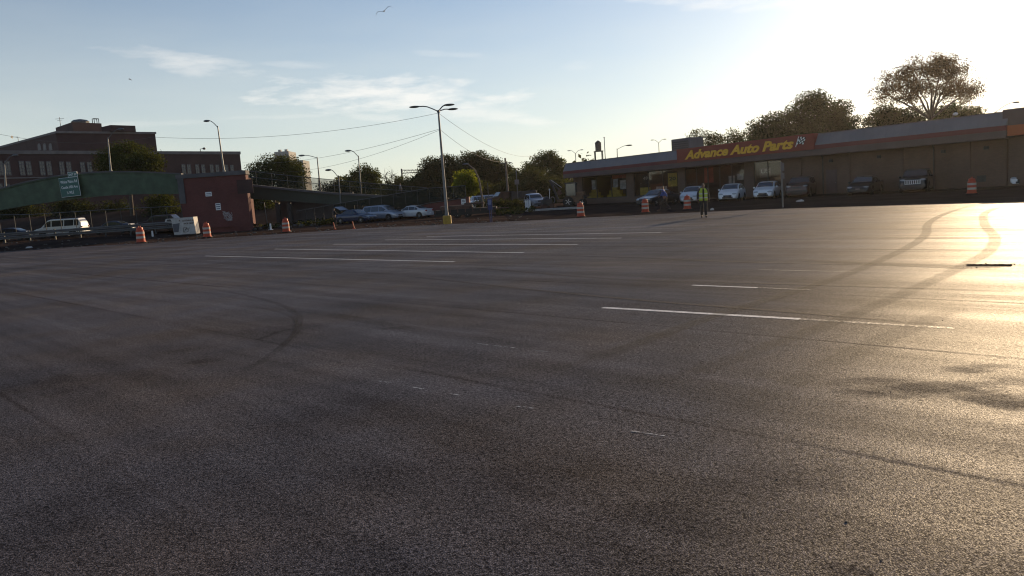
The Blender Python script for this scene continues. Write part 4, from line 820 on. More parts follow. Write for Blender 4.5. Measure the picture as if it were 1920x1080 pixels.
# water tower
b = D(1123, 300, 150); wt = thing('water_tower', 'dark wooden water tank on legs above the shop roof', 'water tower', (b.x, b.y, 0))
k = 150 / FPX; z0, z1, z2 = D(1123, 283, 150).z, D(1123, 268, 150).z, D(1123, 264, 150).z
q = MB(); q.lathe([(.58, z0), (.6, z1), (.62, z1)], 18); q.obj('tank', 'wood', wt, smooth=40)
q = MB(); q.lathe([(.66, z1 + .003), (.35, z1 + .3), (.03, z2 + .1)], 18); q.obj('tank_roof', 'dark', wt)
q = MB(); q.box(-.85, -.85, z0 - .14, .85, .85, z0 - .003); q.obj('platform', 'dark', wt)
for x in (-.7, .7):
    for y in (-.7, .7): q = MB(); q.tube([(x, y, 0), (x, y, z0 - .143)], .09, 6); q.obj('leg', 'dark', wt)
# triple lamp on yellow block
P = G(839, 419); k = P.y / FPX; tri = thing('triple_street_lamp', 'tall triple armed street lamp on a yellow painted concrete block', 'street lamp', (P.x, P.y, 0))
q = MB(); q.bbox(-.31, -.31, -.1, .31, .31, .62, .05); q.obj('base_block', 'yellow', tri)
tpx = D(822, 209, P.y); lean = tpx.x - P.x; h = tpx.z
q = MB(); q.tube([(0, 0, .6), (0, 0, .9), (lean * .5, 0, h * .5), (lean, 0, h)], [.17, .13, .1, .07], 10); q.obj('pole', 'galv', tri, smooth=50)
q = MB(); q.ell((lean, 0, h), (.13, .13, .12)); q.obj('arm_bracket', 'galv', tri)
for (hx, hy, dy) in ((784, 200, .3), (835, 197, -1.2), (842, 205, 1.2)):
    e = D(hx, hy, P.y + dy); e = Vector((e.x - P.x, dy, e.z)); s0 = Vector((lean, 0, h)); q = MB(); dd_ = e - s0
    q.tube([s0, s0 + Vector((dd_.x * .3, dd_.y * .3, dd_.z * .5)), s0 + Vector((dd_.x * .55, dd_.y * .55, dd_.z * .86)), s0 + Vector((dd_.x * .75, dd_.y * .75, dd_.z * .98)), e], .045, 6); a = q.obj('arm', 'galv', tri, smooth=60); q = MB(); dx = .28 if e.x > lean else -.28
    q.ell((e.x + dx, e.y, e.z), (.42, .16, .085), 10, 7); q.obj('lamp_head', 'dark', a, smooth=60)
# cables
def cable(pts, sag, label, r=.022):
    q = MB(); V = [Vector(p) for p in pts]; L = []
    for a, b in zip(V, V[1:]):
        for i in range(16): u = i / 16; L.append(a.lerp(b, u) - Vector((0, 0, 4 * sag * u * (1 - u))))
    L.append(V[-1]); q.tube(L, r * .65, 5); o = q.obj('overhead_cable', 'cable', origin=V[0]); tag(o, label, 'cable')
TP = Vector((P.x, P.y, 0)); hi = D(822, 212, P.y); lo = D(824, 242, P.y); lo2 = D(824, 244, P.y)
cable([hi, D(286, 257, 66), D(-40, 243, 60)], .75, 'upper cable running left from the triple lamp past the brick building', .018)
cable([lo, D(455, 305, 118)], .9, 'middle cable running left from the triple lamp pole to the tree by the pier', .02)
cable([lo2, D(455, 316, 118)], 1.6, 'lowest cable running left from the triple lamp pole', .018)
up = D(953, 302, 100); up2 = D(955, 300, 100)
cable([hi, D(1003, 292, 118)], 1.2, 'upper cable running right from the triple lamp into the tall dark tree', .02)
cable([lo, up], .9, 'lower cable running right from the triple lamp pole to the utility pole', .02)
b = D(955, 393, 100); q = MB(); hz = D(953, 296, 100).z; q.tube([(0, 0, 0), (-.1, 0, hz)], [.17, .11], 8); o = thing('utility_pole', 'wooden utility pole with short crossarm beside the dark trees', 'utility pole', (b.x, b.y, 0)); q.obj('pole', 'wood', o)
q = MB(); q.box(-.9, -.06, hz - .7, .7, .06, hz - .58); q.obj('crossarm', 'wood', o)
b = D(917, 385, 98); q = MB(); q.tube([(0, 0, 0), (0, 0, 3.6)], [.06, .05], 6); o = q.obj('steel_pole', 'galv'); o.location = (b.x, b.y, 0); tag(o, 'thin steel pole in front of the dark trees', 'pole')
b = D(906, 392, 92); o = thing('bent_lamp_post', 'weathered post curving to the left among the dark trees', 'street lamp', (b.x, b.y, 0)); q = MB(); q.tube([(0, 0, 0), (-.05, 0, 2), (-.25, 0, 4), (-.7, 0, 5.2), (-1.4, 0, 5.8)], [.14, .12, .1, .08, .07], 8); q.obj('pole', 'wood', o); q = MB(); q.ell((-1.7, 0, 5.85), (.4, .16, .1)); q.obj('lamp_head', 'galv', o)
b = D(972, 385, 95); o = thing('pole_sign', 'small square pale sign on a tall pole left of the shop', 'sign', (b.x, b.y, 0)); q = MB(); q.tube([(0, 0, 0), (0, 0, D(971, 318, 95).z)], .06, 6); q.obj('pole', 'galv', o); q = MB(); zz = D(972, 341, 95).z; q.box(-.28, -.1, zz - .3, .28, -.065, zz + .3); q.obj('panel', 'stone', o)
# railway gantry
gt = thing('railway_gantry', 'lattice railway signal gantry seen between the trees', 'gantry', D(755, 350, 230), 0, None, True); gt.location.z = 0
a, b, c = D(753, 319, 230), D(800, 319, 230), D(753, 325, 230)
q = MB(); q.tube([a, b], .12, 5); q.tube([c, Vector((b.x, 230, c.z))], .12, 5)
for i in range(7):
    x0, x1 = a.x + (b.x - a.x) * i / 7, a.x + (b.x - a.x) * (i + 1) / 7; q.tube([(x0, 230, a.z), ((x0 + x1) / 2, 230, c.z), (x1, 230, a.z)], .07, 4)
q.obj('truss', 'dark', gt); q = MB(); q.tube([(a.x, 230, 0), (a.x, 230, a.z + .4)], .25, 6); q.obj('leg', 'dark', gt); q = MB(); q.tube([(b.x, 230, 0), (b.x, 230, a.z + .3)], .25, 6); q.obj('leg', 'dark', gt)

# ------------------------------------------------------------------ vehicles
TYPES = dict(
 sedan=dict(L=4.6, W=1.78, prof=[(0, .52), (.015, .66), (.06, .76), (.27, .94), (.42, 1.40), (.52, 1.45), (.66, 1.40), (.82, 1.06), (.97, 1.0), (1, .62)], belt=.93, ws=(.275, .42), rw=(.67, .815), side=((.33, .50), (.51, .665), (.675, .76)), r=.32),
 hatch=dict(L=4.05, W=1.74, prof=[(0, .50), (.02, .68), (.07, .82), (.235, 1.0), (.41, 1.46), (.55, 1.52), (.80, 1.46), (.93, 1.08), (.985, .95), (1, .6)], belt=.97, ws=(.24, .41), rw=(.82, .92), side=((.30, .49), (.50, .68), (.69, .81)), r=.31),
 suv=dict(L=4.75, W=1.93, prof=[(0, .62), (.012, .98), (.05, 1.06), (.26, 1.16), (.37, 1.68), (.48, 1.76), (.86, 1.72), (.965, 1.2), (.985, 1.0), (1, .7)], belt=1.13, ws=(.265, .37), rw=(.875, .96), side=((.30, .47), (.485, .655), (.67, .85)), r=.38),
 minivan=dict(L=4.9, W=1.95, prof=[(0, .52), (.015, .70), (.06, .84), (.19, 1.02), (.37, 1.62), (.48, 1.72), (.88, 1.68), (.965, 1.15), (.985, .95), (1, .6)], belt=1.0, ws=(.2, .37), rw=(.895, .96), side=((.275, .45), (.465, .67), (.685, .87)), r=.33),
 van=dict(L=5.6, W=2.0, prof=[(0, .6), (.012, .95), (.05, 1.06), (.16, 1.2), (.29, 1.98), (.36, 2.08), (.93, 2.06), (.98, 1.6), (.99, 1.1), (1, .7)], belt=1.2, ws=(.17, .28), rw=(.945, .975), side=((.24, .37), (.39, .63), (.65, .84), (.855, .945)), r=.37),
 pickup=dict(L=5.5, W=2.0, prof=[(0, .65), (.012, 1.0), (.05, 1.08), (.24, 1.18), (.34, 1.74), (.42, 1.85), (.56, 1.82), (.61, 1.2), (.615, 1.16), (.99, 1.16), (1, .7)], belt=1.15, ws=(.245, .34), rw=(.565, .605), side=((.29, .42), (.435, .56)), r=.4))
def wheel_mesh(r):
    t = MB(); t.lathe([(r * .62, -.1), (r * .93, -.11), (r, -.07), (r, .07), (r * .93, .11), (r * .62, .1)], 20, axis='Y'); m = MB(); m.lathe([(r * .1, -.095), (r * .60, -.09), (r * .63, -.06), (r * .63, .06), (r * .6, .09), (r * .1, .095)], 16, axis='Y')
    for k in range(5):
        a = 2 * math.pi * k / 5; c, s = math.cos(a), math.sin(a); m.add([(c * r * .1 - s * r * .07, -.102, s * r * .1 + c * r * .07), (c * r * .1 + s * r * .07, -.102, s * r * .1 - c * r * .07), (c * r * .58 + s * r * .05, -.1, s * r * .58 - c * r * .05), (c * r * .58 - s * r * .05, -.1, s * r * .58 + c * r * .05)], [(0, 1, 2, 3)], 1)
    return t, m
def car(kind, paint, loc, rz, label, name='parked_car', cat='car', group='parked cars', chrome=False, z=None, lift=False, front='grille', temp=False):
    T = TYPES[kind]; L, W_ = T['L'], T['W']; hw = W_ / 2; us = [p[0] for p in T['prof']]; zs = [p[1] for p in T['prof']]; belt = T['belt']; r = T['r']
    o = thing(name, label, cat, loc, rz, group)
    X = lambda u: L / 2 - u * L
    def sec(u):
        zt = float(np.interp(u, us, zs)); e = min(1, .80 + .2 * math.sin(min(1, u / .09) * math.pi / 2)) * min(1, .86 + .14 * math.sin(min(1, (1 - u) / .08) * math.pi / 2)); w = hw * e
        zb = min(zt - .03, belt); f = max(0, (zt - belt) / (max(zs) - belt)); wt = w * (.93 - .16 * f); return zt, zb, w, wt
    bot = lambda u: .2 + .06 * (u < .04) + .08 * (u > .95)
    q = MB(); rings = []
    for u in sorted(set(list(np.linspace(0, 1, 34)) + us)):
        zt, zb, w, wt = sec(u); b0 = bot(u); x = X(u); mid = b0 + (zb - b0) * .55
        half = [(0, b0), (w * .86, b0), (w * .97, b0 + .1), (w, mid), (w * .985, zb - .05), (w * .955, zb), (wt, zt - min(.07, (zt - zb) * .5)), (wt * .9, zt - .012), (wt * .5, zt + .004), (0, zt + .012)]
        rings.append([(x, y, z_) for y, z_ in half] + [(x, -y, z_) for y, z_ in half[-2:0:-1]])
    q.loft(rings); body = q.obj('body', paint, o, smooth=38)
    # wheel arches, sills
    wx = (L * .5 - L * .19, -L * .5 + L * .19)
    for sx in wx:
        for sy in (-1, 1):
            q = MB(); ring = [(sx + (r + .07) * math.cos(a), sy * (hw + .006), r + (r + .07) * math.sin(a)) for a in np.linspace(-.35, math.pi + .35, 16)]
            ring2 = [(x, sy * (hw - .1), z_) for x, _, z_ in ring]; q.loft([ring2, ring]); q.obj('wheel_arch', 'rubber', o)
            t, m = wheel_mesh(r); wl = t.obj('wheel', 'rubber', o, smooth=40); wl.location = (sx, sy * (hw - .085), r); wl.rotation_euler = (0, 0, 0 if sy < 0 else math.pi)
            m.obj('rim', ['rubber', 'rim'] if kind == 'suv' else ['galv', 'rim'], wl)
    # glass
    def across(u0, u1, name):
        q = MB(); vs = []; n = 6
        for i in range(n + 1):
            u = u0 + (u1 - u0) * i / n; zt, zb, w, wt = sec(u); x = X(u)
            up = .016; nx = .010 if name == 'windscreen' else -.010
            vs += [(x + nx, -wt * .88, zt - .008 + up), (x + nx, -wt * .5, zt + .006 + up), (x + nx, 0, zt + .013 + up), (x + nx, wt * .5, zt + .006 + up), (x + nx, wt * .88, zt - .008 + up)]
        q.add(vs, [(5 * i + j, 5 * i + j + 1, 5 * i + j + 6, 5 * i + j + 5) for i in range(n) for j in range(4)]); q.obj(name, 'glass', body, smooth=60)
    across(T['ws'][0] + .012, T['ws'][1] - .012, 'windscreen'); across(T['rw'][0] + .008, T['rw'][1] - .008, 'rear_window')
    for u0, u1 in T['side']:
        for sy in (-1, 1):
            q = MB(); vs = []; n = 5
            for i in range(n + 1):
                u = u0 + (u1 - u0) * i / n; zt, zb, w, wt = sec(u); zt2 = zt - .07
                for tt in (.06, .9): y = w * .955 + (wt - w * .955) * tt + .012; vs.append((X(u), sy * y, zb + (zt2 - zb) * tt))
            q.add(vs, [(2 * i, 2 * i + 1, 2 * i + 3, 2 * i + 2) for i in range(n)]); q.obj('side_window', 'glass', body)
    for sy in (-1, 1):
        q = MB(); zt, zb, w, wt = sec(T['ws'][0] + .06); q.ell((X(T['ws'][0] + .06), sy * (hw + .09), belt + .06), (.07, .11, .08), 8, 6); q.obj('wing_mirror', paint, o, smooth=60)
        hz = float(np.interp(.03, us, zs)) - .06; q = MB(); q.ell((L / 2 - .10, sy * (hw - .30), hz), (.13, .20, .075), 10, 7); q.obj('headlight', 'lampglass', o, smooth=60)
        q = MB(); q.ell((-L / 2 + .06, sy * (hw - .24), belt - .12), (.10, .16, .09), 10, 7); q.obj('tail_light', 'redlamp', o, smooth=60)
        q = MB(); q.box(X(.5), sy * hw * .985 - .01 * sy, belt - .14, X(.5) + .16, sy * (hw + .022), belt - .11); q.obj('door_handle', paint, o)
    zf = float(np.interp(.012, us, zs)); g0 = zf - (.30 if chrome else .2)
    if chrome:
        q = MB(); q.box(L / 2 - .16, -.52, zf - .34, L / 2 + .03, .52, zf - .04); gr = q.obj('grille', 'white', o)
        q = MB()
        for i in range(7): q.box(L / 2 + .031, -.47 + i * .142, zf - .31, L / 2 + .036, -.47 + i * .142 + .085, zf - .07)
        q.obj('grille_slot', 'black', gr)
    else:
        q = MB(); q.bbox(L / 2 - .2, -.36, zf - .20, L / 2 + .012, .36, zf - .06, .02); q.obj('grille', 'black', o)
    q = MB(); q.bbox(L / 2 - .2, -.46, .27, L / 2 + .010, .46, .42, .02); q.obj('lower_grille', 'black', o)
    for xx, d in ((L / 2 + .022, 1), (-L / 2 - .02, -1)):
        q = MB(); q.box(min(xx, xx - .03 * d), -.16, .45, max(xx, xx - .03 * d), .16, .56); q.obj('number_plate', 'stone' if d > 0 else 'letter', o)
    if kind in ('van', 'suv', 'pickup'):
        q = MB(); q.bbox(L / 2 - .12, -hw * .9, .42, L / 2 + .05, hw * .9, .62, .03); q.obj('bumper', 'dark' if kind == 'suv' else 'galv', o)
    if lift:
        q = MB(); q.loft([[(-L * .33, y, 1.42), (-L * .33, y, 1.47), (-L * .5, y, 1.86), (-L * .5, y, 1.81)] for y in (-hw * .75, hw * .75)]); q.obj('boot_lid', paint, o)
    return o
def face_cam(p, turn): return math.atan2(-p.y, -p.x) - R(turn)
def nose(px, py, turn, kind, paint, label, **kw):            # px, py: centre of the front bumper on the ground
    f = G(px, py); a = face_cam(f, turn); L = TYPES[kind]['L']; c = f - Vector((math.cos(a), math.sin(a), 0)) * L / 2; c.z = .006
    return car(kind, paint, c, a, label, **kw)
nose(1364, 378, 12, 'hatch', PW, 'white hatchback with black grille, left of the two matching white hatchbacks beside the worker')
nose(1430, 374, 12, 'hatch', PW, 'white hatchback with black grille and red plate, beside the leaning post')
nose(1291, 382, 14, 'hatch', PP, 'pale hatchback parked behind the worker in the yellow vest')
nose(1494, 371, 10, 'suv', PD, 'dark maroon SUV parked just right of the leaning post')
nose(1608, 367, 14, 'sedan', PB, 'black sedan parked alone against the blank brick wall')
nose(1711, 362, 8, 'suv', PB, 'black SUV with chrome slotted grille by the blank brick wall', chrome=True)
nose(1205, 388, 38, 'sedan', PB, 'dark sedan behind the striped barrel and the walking man')
nose(1919, 351, 8, 'hatch', PW, 'white car cut off by the right edge of the photo')
def carat(px, py, hd, kind, paint, label, z=0, **kw):
    p = G(px, py, z); p.z = z + .004; return car(kind, paint, p, R(hd), label, **kw)
carat(668, 418, -30, 'sedan', PN, 'dark blue sedan with raised boot lid parked before the ramp', lift=True)
carat(718, 413.5, -28, 'minivan', PS, 'silver grey minivan between the blue sedan and the white sedan')
carat(775, 409.5, 152, 'sedan', PP, 'pale sedan seen from behind in front of the red ramp wall')
def hway(px, Y, hd, kind, paint, label, **kw): p = D(px, 420, Y); p.z = .54; return car(kind, paint, p, R(hd), label, group='vehicles on the highway', **kw)
hway(115, 90, 180, 'van', PW, 'long white passenger van driving left on the highway', name='passenger_van', cat='van')
hway(212, 90, 180, 'sedan', PN, 'dark blue car low behind the guardrail between van and orange barrel')
hway(300, 90, 176, 'suv', PD, 'dark SUV behind the guardrail beside the white bin')
hway(16, 86, 184, 'sedan', PN, 'dark car at the left edge behind the guardrail, ahead of the van')
# yard vehicles behind the centre
def yard(px, Y, hd, kind, paint, label, **kw): p = D(px, 400, Y); p.z = .004; return car(kind, paint, p, R(hd), label, group='vehicles in the yard', **kw)
yard(893, 104, -160, 'sedan', PW, 'white car in the yard behind the small bright tree')
yard(880, 112, -20, 'sedan', carpaint('red_car_paint', (.4, .06, .05)), 'red car in the yard at the end of the red ramp wall')
yard(916, 118, 20, 'van', PS, 'pale van in the yard behind the blue sign post', name='parked_van', cat='van')
yard(936, 100, 10, 'sedan', PW, 'white car in the yard right of the blue sign post')
yard(1000, 98, -70, 'pickup', PS, 'pale pickup truck parked in the yard beside the white bollards', name='pickup_truck', cat='pickup truck')

for k, (px, Y, w, h_, lab) in enumerate(((903, 95, 14, 9, 'low scrubby bush before the white yard cars, beside the bent post'), (948, 93, 16, 8, 'low scrubby bush at the foot of the utility pole'), (933, 92, 10, 6, 'smallest scrubby bush beside the blue sign post'), (972, 94, 12, 7, 'low scrubby bush under the square pole sign'))):
    tree(lab, px, Y, [(px - w * .4, 388, w * .6, h_, 0), (px + w * .4, 387, w * .6, h_ * .9, .5), (px, 383, w * .5, h_ * .8, 0)], .3, 'leafdark', .5, name='bush', trunk=.05, spread=.4)
# dump truck
b = D(968, 389, 100); dt = thing('dump_truck', 'dark grey dump truck in the yard under the square sign', 'truck', (b.x, b.y, .004), R(200))
q = MB(); q.bbox(-2.6, -1.1, 1.15, 1.0, 1.1, 2.25, .08); q.box(.6, -1.15, 2.253, 1.9, 1.15, 2.34)
for x in (-2.2, -1.4, -.6, .2): q.box(x - .06, -1.16, 1.2, x + .06, -1.103, 2.2); q.box(x - .06, 1.103, 1.2, x + .06, 1.16, 2.2)
q.obj('dump_body', 'dark', dt)
q = MB(); q.loft([[(1.2, y, .8), (1.2, y, 2.35), (2.3, y, 2.35), (2.7, y, 1.75), (3.7, y, 1.6), (3.8, y, .8)] for y in (-1, 1)]); q.obj('cab', 'rust', dt)
q = MB(); q.box(-2.7, -.45, .65, 3.75, .45, .8); q.obj('chassis', 'rubber', dt)
q = MB(); q.loft([[(2.33, y, 2.29), (2.36, y, 2.31), (2.72, y, 1.82), (2.70, y, 1.80)] for y in (-.85, .85)]); q.obj('windscreen', 'glass', dt)
for x in (2.9, -.6, -1.8):
    for y in (-.95, .95): t, m = wheel_mesh(.5); wl = t.obj('wheel', 'rubber', dt); wl.location = (x, y, .5); m.obj('rim', ['galv', 'rim'], wl)
# flatbed trailer, low and dark
b = D(876, 407, 76); tr_ = thing('flatbed_trailer', 'low dark flatbed trailer parked before the red ramp wall', 'trailer', (b.x, b.y, .0), R(-2))
q = MB(); q.box(-3.1, -1.0, .62, 3.0, 1.0, .82); q.box(-3.1, -1.0, .25, 2.9, -.9, .618); q.obj('bed', 'rubber', tr_)
q = MB(); 
for x in np.linspace(-3, 2.9, 9): q = MB(); q.box(x - .04, -1.04, .5, x + .04, -1.003, .95); q.obj('stake', 'rust', tr_)
q = MB(); q.loft([[(3.003, -.5, .6), (3.003, .5, .6), (3.003, .5, .72), (3.003, -.5, .72)], [(4.2, -.06, .6), (4.2, .06, .6), (4.2, .06, .7), (4.2, -.06, .7)]]); q.obj('drawbar', 'rust', tr_)
for x in (-.9, .1):
    for y in (-.8, .8): t, m = wheel_mesh(.36); wl = t.obj('wheel', 'rubber', tr_); wl.location = (x, y, .36); m.obj('rim', ['galv', 'rim'], wl)
q = MB(); q.bbox(-2.6, -.8, .823, .6, .7, 1.2, .1); q.bbox(-.2, -.5, 1.2, 1.8, .4, 1.38, .08); o = q.obj('scrap_pile', 'rust'); o.location = (b.x, b.y, 0); tag(o, 'dark pile of scrap lying on the flatbed trailer', 'scrap pile')
# backhoe loader
b = D(1068, 391, 90); bh = thing('backhoe_loader', 'dark backhoe loader with raised boom standing left of the shop', 'excavator', (b.x, b.y, .004), R(-12))
q = MB(); q.bbox(-.3, -.7, .55, 1.7, .7, 1.25, .08); q.box(-1.4, -.5, .6, -.3, .5, .95); q.obj('chassis', 'machine', bh)
q = MB(); 
for x, y in ((-.25, -.65), (-.25, .65), (.9, -.65), (.9, .65)): q.tube([(x, y, 1.25), (x, y, 2.7)], .05, 5)
q.bbox(-.4, -.75, 2.7, 1.05, .75, 2.82, .03); q.obj('cab_frame', 'dark', bh)
q = MB(); q.box(-.2, -.62, 1.3, .85, -.6, 2.68); q.box(-.2, .6, 1.3, .85, .62, 2.68); q.box(-.23, -.6, 1.3, -.21, .6, 2.68); q.obj('cab_glass', 'glass', bh)
q = MB(); q.bbox(.95, -.55, 1.25, 1.9, .55, 1.7, .08); q.obj('bonnet', 'machine', bh)
q = MB(); q.tube([(-1.3, 0, .9), (-2.0, 0, 3.0), (-2.15, 0, 3.25)], [.16, .14, .12], 6); q.obj('boom', 'dark', bh)
q = MB(); q.tube([(-2.15, 0, 3.2), (-1.1, -.1, 2.1)], [.11, .09], 6); q.obj('dipper_arm', 'dark', bh)
q = MB(); q.tube([(-1.95, -.17, 3.24), (-.75, -.2, 2.3)], .05, 6); q.obj('hydraulic_ram', 'rim', bh)
q = MB(); q.loft([[(-1.2, y, 2.1), (-.95, y, 2.05), (-.8, y, 1.6), (-1.15, y, 1.4), (-1.35, y, 1.7)] for y in (-.35, .3)]); q.obj('bucket', 'rust', bh)
for x, r, y in ((0, .62, .85), (1.6, .42, .8)):
    for s in (-1, 1): t, m = wheel_mesh(r); wl = t.obj('wheel', 'rubber', bh); wl.location = (x, s * y, r); m.obj('rim', ['machine', 'rim'], wl)
# small site machine with white hoops
b = D(1027, 391, 88); cp = thing('trench_compactor', 'small black and white site machine with white hose left of the backhoe', 'machine', (b.x, b.y, .004), R(15))
q = MB(); q.bbox(-.7, -.4, .35, .5, .4, 1.1, .08); q.ell((-.1, 0, 1.15), (.4, .3, .25)); q.obj('body', 'dark', cp)
q = MB(); q.tube([(.62 + .26 * math.cos(a), -.1, .95 + .36 * math.sin(a)) for a in np.linspace(-1.2, 2.6, 14)], .06, 6); q.obj('hose', 'stone', cp)
for x in (-.45, .35):
    q = MB(); q.lathe([(.28, -.4), (.32, -.36), (.32, .36), (.28, .4)], 16, c=(x, 0, .32), axis='Y'); q.obj('drum', 'rust', cp)
q = MB(); q.tube([(.3, 0, 1.1), (.35, 0, 2.1)], .035, 6); q.ell((.35, 0, 2.15), (.1, .1, .12)); q.obj('beacon', 'white', cp)
for i, px in enumerate((986.5, 990, 994)):
    b = D(px, 388, 86); q = MB(); q.lathe([(.09, 0), (.1, .02), (.1, 1.05), (.07, 1.12), (.01, 1.15)], 12); o = q.obj('bollard', 'white'); o.location = (b.x, b.y, .0); tag(o, 'white steel bollard in the tight row of three beside the pickup', 'bollard', 'row of white bollards')
# concrete kerb island
a, b = G(985, 397), G(1083, 391)
q = MB(); q.prism([(a.x, a.y), (b.x, b.y - 1.5), (b.x + .5, b.y + 1.6), (a.x + 1, a.y + 2)], -.1, .16); struct(q.obj('kerb', 'kerb'))

# ------------------------------------------------------------------ drums, bin, signs, bits
def barrel_mesh():
    q = MB(); q.lathe([(.30, 0), (.30, .1), (.265, .1), (.262, .30)], 18); q.lathe([(.266, .30), (.262, .43)], 18, 1); q.lathe([(.256, .43), (.25, .60)], 18, 0); q.lathe([(.254, .60), (.25, .73)], 18, 1)
    q.lathe([(.244, .73), (.24, .80), (.20, .83), (.20, .93), (.17, .99), (.05, 1.0)], 18, 0); q.lathe([(.205, .845), (.203, .9)], 18, 1); q.lathe([(.33, -.005), (.33, .05)], 18, 2); return q
bm_ = barrel_mesh(); first = None
for (px, py, s, lab) in ((265, 455.5, 1.28, 'orange striped barrel beside the white post at the lot edge'), (389, 445.5, 1.22, 'orange striped barrel, sunlit on one side, before the red brick pier'), (537, 435.5, 1.15, 'orange striped barrel beside the grey wall under the ramp'),
                       (1089, 407, .98, 'red striped barrel at the left corner of the shop'), (1210, 399, .92, 'red striped barrel standing before the dark sedan'), (1822, 364, .95, 'dull striped barrel before the blank brick wall near the right end'), (1289, 393, .95, 'red barrel half hidden before the pale hatchback left of the worker')):
    p = G(px, py); p.z = .012
    if first is None:
        first = thing('traffic_barrel', lab, 'traffic barrel', p, 0, 'orange striped traffic barrels'); first.scale = (s,) * 3
        q = MB(); q.lathe([(.30, .05), (.30, .1), (.265, .1), (.25, .60), (.244, .80), (.20, .83), (.20, .93), (.17, .99), (.03, 1.0)], 18); q.obj('drum', 'orange', first, smooth=35)
        for z0, z1, r0, r1 in ((.28, .42, .2635, .2605), (.57, .71, .2585, .2545)): q = MB(); q.lathe([(r0 - .01, z0), (r0, z0 + .003), (r1, z1 - .003), (r1 - .01, z1)], 18); q.obj('reflective_band', 'reflect', first, smooth=35)
        q = MB(); q.lathe([(.38, 0), (.38, .04), (.30, .05)], 18); q.obj('rubber_base', 'rubber', first)
        q = MB(); q.box(-.07, -.02, 1.0, -.05, .02, 1.07); q.box(.05, -.02, 1.0, .07, .02, 1.07); q.box(-.07, -.02, 1.07, .07, .02, 1.09); q.obj('handle', 'orange', first)
    else:
        dup(first, p, random.uniform(0, 3), lab, None, s)
# toppled donation bin
b0, b1 = G(338, 441), G(369, 437); bn = thing('donation_bin', 'white steel clothing donation bin with red lettering and black scrawl beside the pier', 'donation bin', (D(327, 440, 74).x, 74, D(350, 440, 74).z), R(6))
k = 74 / FPX; bw, bhh = 40 * k * .98, 31 * k
q = MB(); q.loft([[(0, y, .05), (-.12, y, bhh * .78), (-.75, y, bhh * .84), (-.62, y, bhh * 1.02), (bw - .1, y, bhh * 1.04), (bw, y, .05)] for y in (0, 1.35)]); q.obj('body', 'binwhite', bn)
q = MB(); q.loft([[(-.01, y, .3), (-.06, y, bhh * .68), (.62, y, bhh * .72), (.42, y, .3)] for y in (-.012, -.003)]); q.obj('chute_recess', 'grey_wall', bn)
q = MB(); q.loft([[(-.58, y, bhh * .86), (-.5, y, bhh * .98), (-.2, y, bhh * .98), (-.1, y, bhh * .84)] for y in (-.012, -.003)]); q.obj('chute_mouth', 'dark', bn)
q = MB(); q.box(.0, .1, -.02, bw - .05, 1.3, .047); q.obj('skid', 'dark', bn)
for txt, z, x, w in (('CLOTHING &', .80, .80, .52), ('SHOE DROP', .62, .86, .46)): moved(text_mb(txt, .2, 0, .008, .006, bw * w), bw - bw * w - .12, -.006, z * bhh).obj('lettering', 'rust', bn)
q = MB(); q.add([(.62 + .09 * (1 if i % 2 == 0 else .42) * math.cos(i * math.pi / 5 + .3), -.006, bhh * .86 + .09 * (1 if i % 2 == 0 else .42) * math.sin(i * math.pi / 5 + .3)) for i in range(10)], [tuple(range(10))]); q.obj('star', 'rust', bn)
q = MB(); q.tube([(.85, -.01, .25), (.95, -.01, .7), (1.25, -.01, .72), (1.1, -.01, .45), (1.4, -.01, .5), (1.3, -.01, .28), (.9, -.01, .22), (1.15, -.01, .6), (1.5, -.01, .62)], .022, 4); q.obj('scrawl', 'black', bn)
# small posts and cones at the lot edge
def smallpost(px, py, h, m, label, lean=0, cat='post', name='marker_post', r=.05, cap=None):
    p = G(px, py); q = MB(); q.lathe([(r * 2.4, 0), (r * 2.4, .04), (r, .06)], 10); q.tube([(0, 0, .05), (lean, 0, h)], [r, r * .8], 8); o = q.obj(name, m); o.location = (p.x, p.y, .0); tag(o, label, cat)
smallpost(287, 447, .75, 'white', 'short white pipe standing beside the leftmost orange barrel', name='pipe_stub', r=.1)
smallpost(628, 430, .6, 'orange', 'thin leaning orange channel post before the dark blue sedan, nearer its tail', -.08); smallpost(664, 429, .6, 'orange', 'thin leaning orange channel post before the bonnet of the dark blue sedan', -.09)
smallpost(4, 455, .8, 'white', 'short white post at the left edge by the guardrail', r=.09)
smallpost(508, 431, .65, 'white', 'short white pipe beside the leaning pole under the ramp', name='pipe_stub', r=.1)
b = D(502, 425, 88); q = MB(); q.tube([(0, 0, 0), (-.12, 0, 2.9)], .045, 6); q.tube([(-.12, 0, 2.85), (-.6, 0, 2.9)], .035, 6); o = q.obj('steel_pole', 'galv'); o.location = (b.x, b.y, 0); tag(o, 'thin leaning pole with side arm under the ramp by the pier', 'pole')
p = G(921, 416.5); bs = thing('blue_sign_post', 'blue painted sign post with narrow blue panel at the lot edge', 'sign', (p.x, p.y, 0))
q = MB(); q.box(-.09, -.04, -.05, -.03, .04, 1.0); q.box(.03, -.04, -.05, .09, .04, 1.0); q.obj('post', 'bluepaint', bs); q = MB(); q.box(-.17, -.07, .9, .17, .05, 1.70); pl = q.obj('panel', 'bluepaint', bs); q = MB(); q.box(-.12, -.078, 1.25, .1, -.0705, 1.62); q.obj('notice', 'bluelight', pl)
p = G(1468, 389); lp = thing('leaning_post', 'grey steel sign post with narrow plates beside the white hatchback', 'sign', (p.x, p.y, .006)); hh = (389 - 305) * p.y / FPX
q = MB(); q.tube([(0, 0, 0), (-.05, 0, hh)], .055, 8); q.obj('post', 'galv', lp); q = MB(); q.box(-.12, -.1, hh - .55, .1, -.077, hh - .05); q.box(-.12, -.1, hh - 1.0, .1, -.077, hh - .65); q.obj('plate', 'stone', lp)
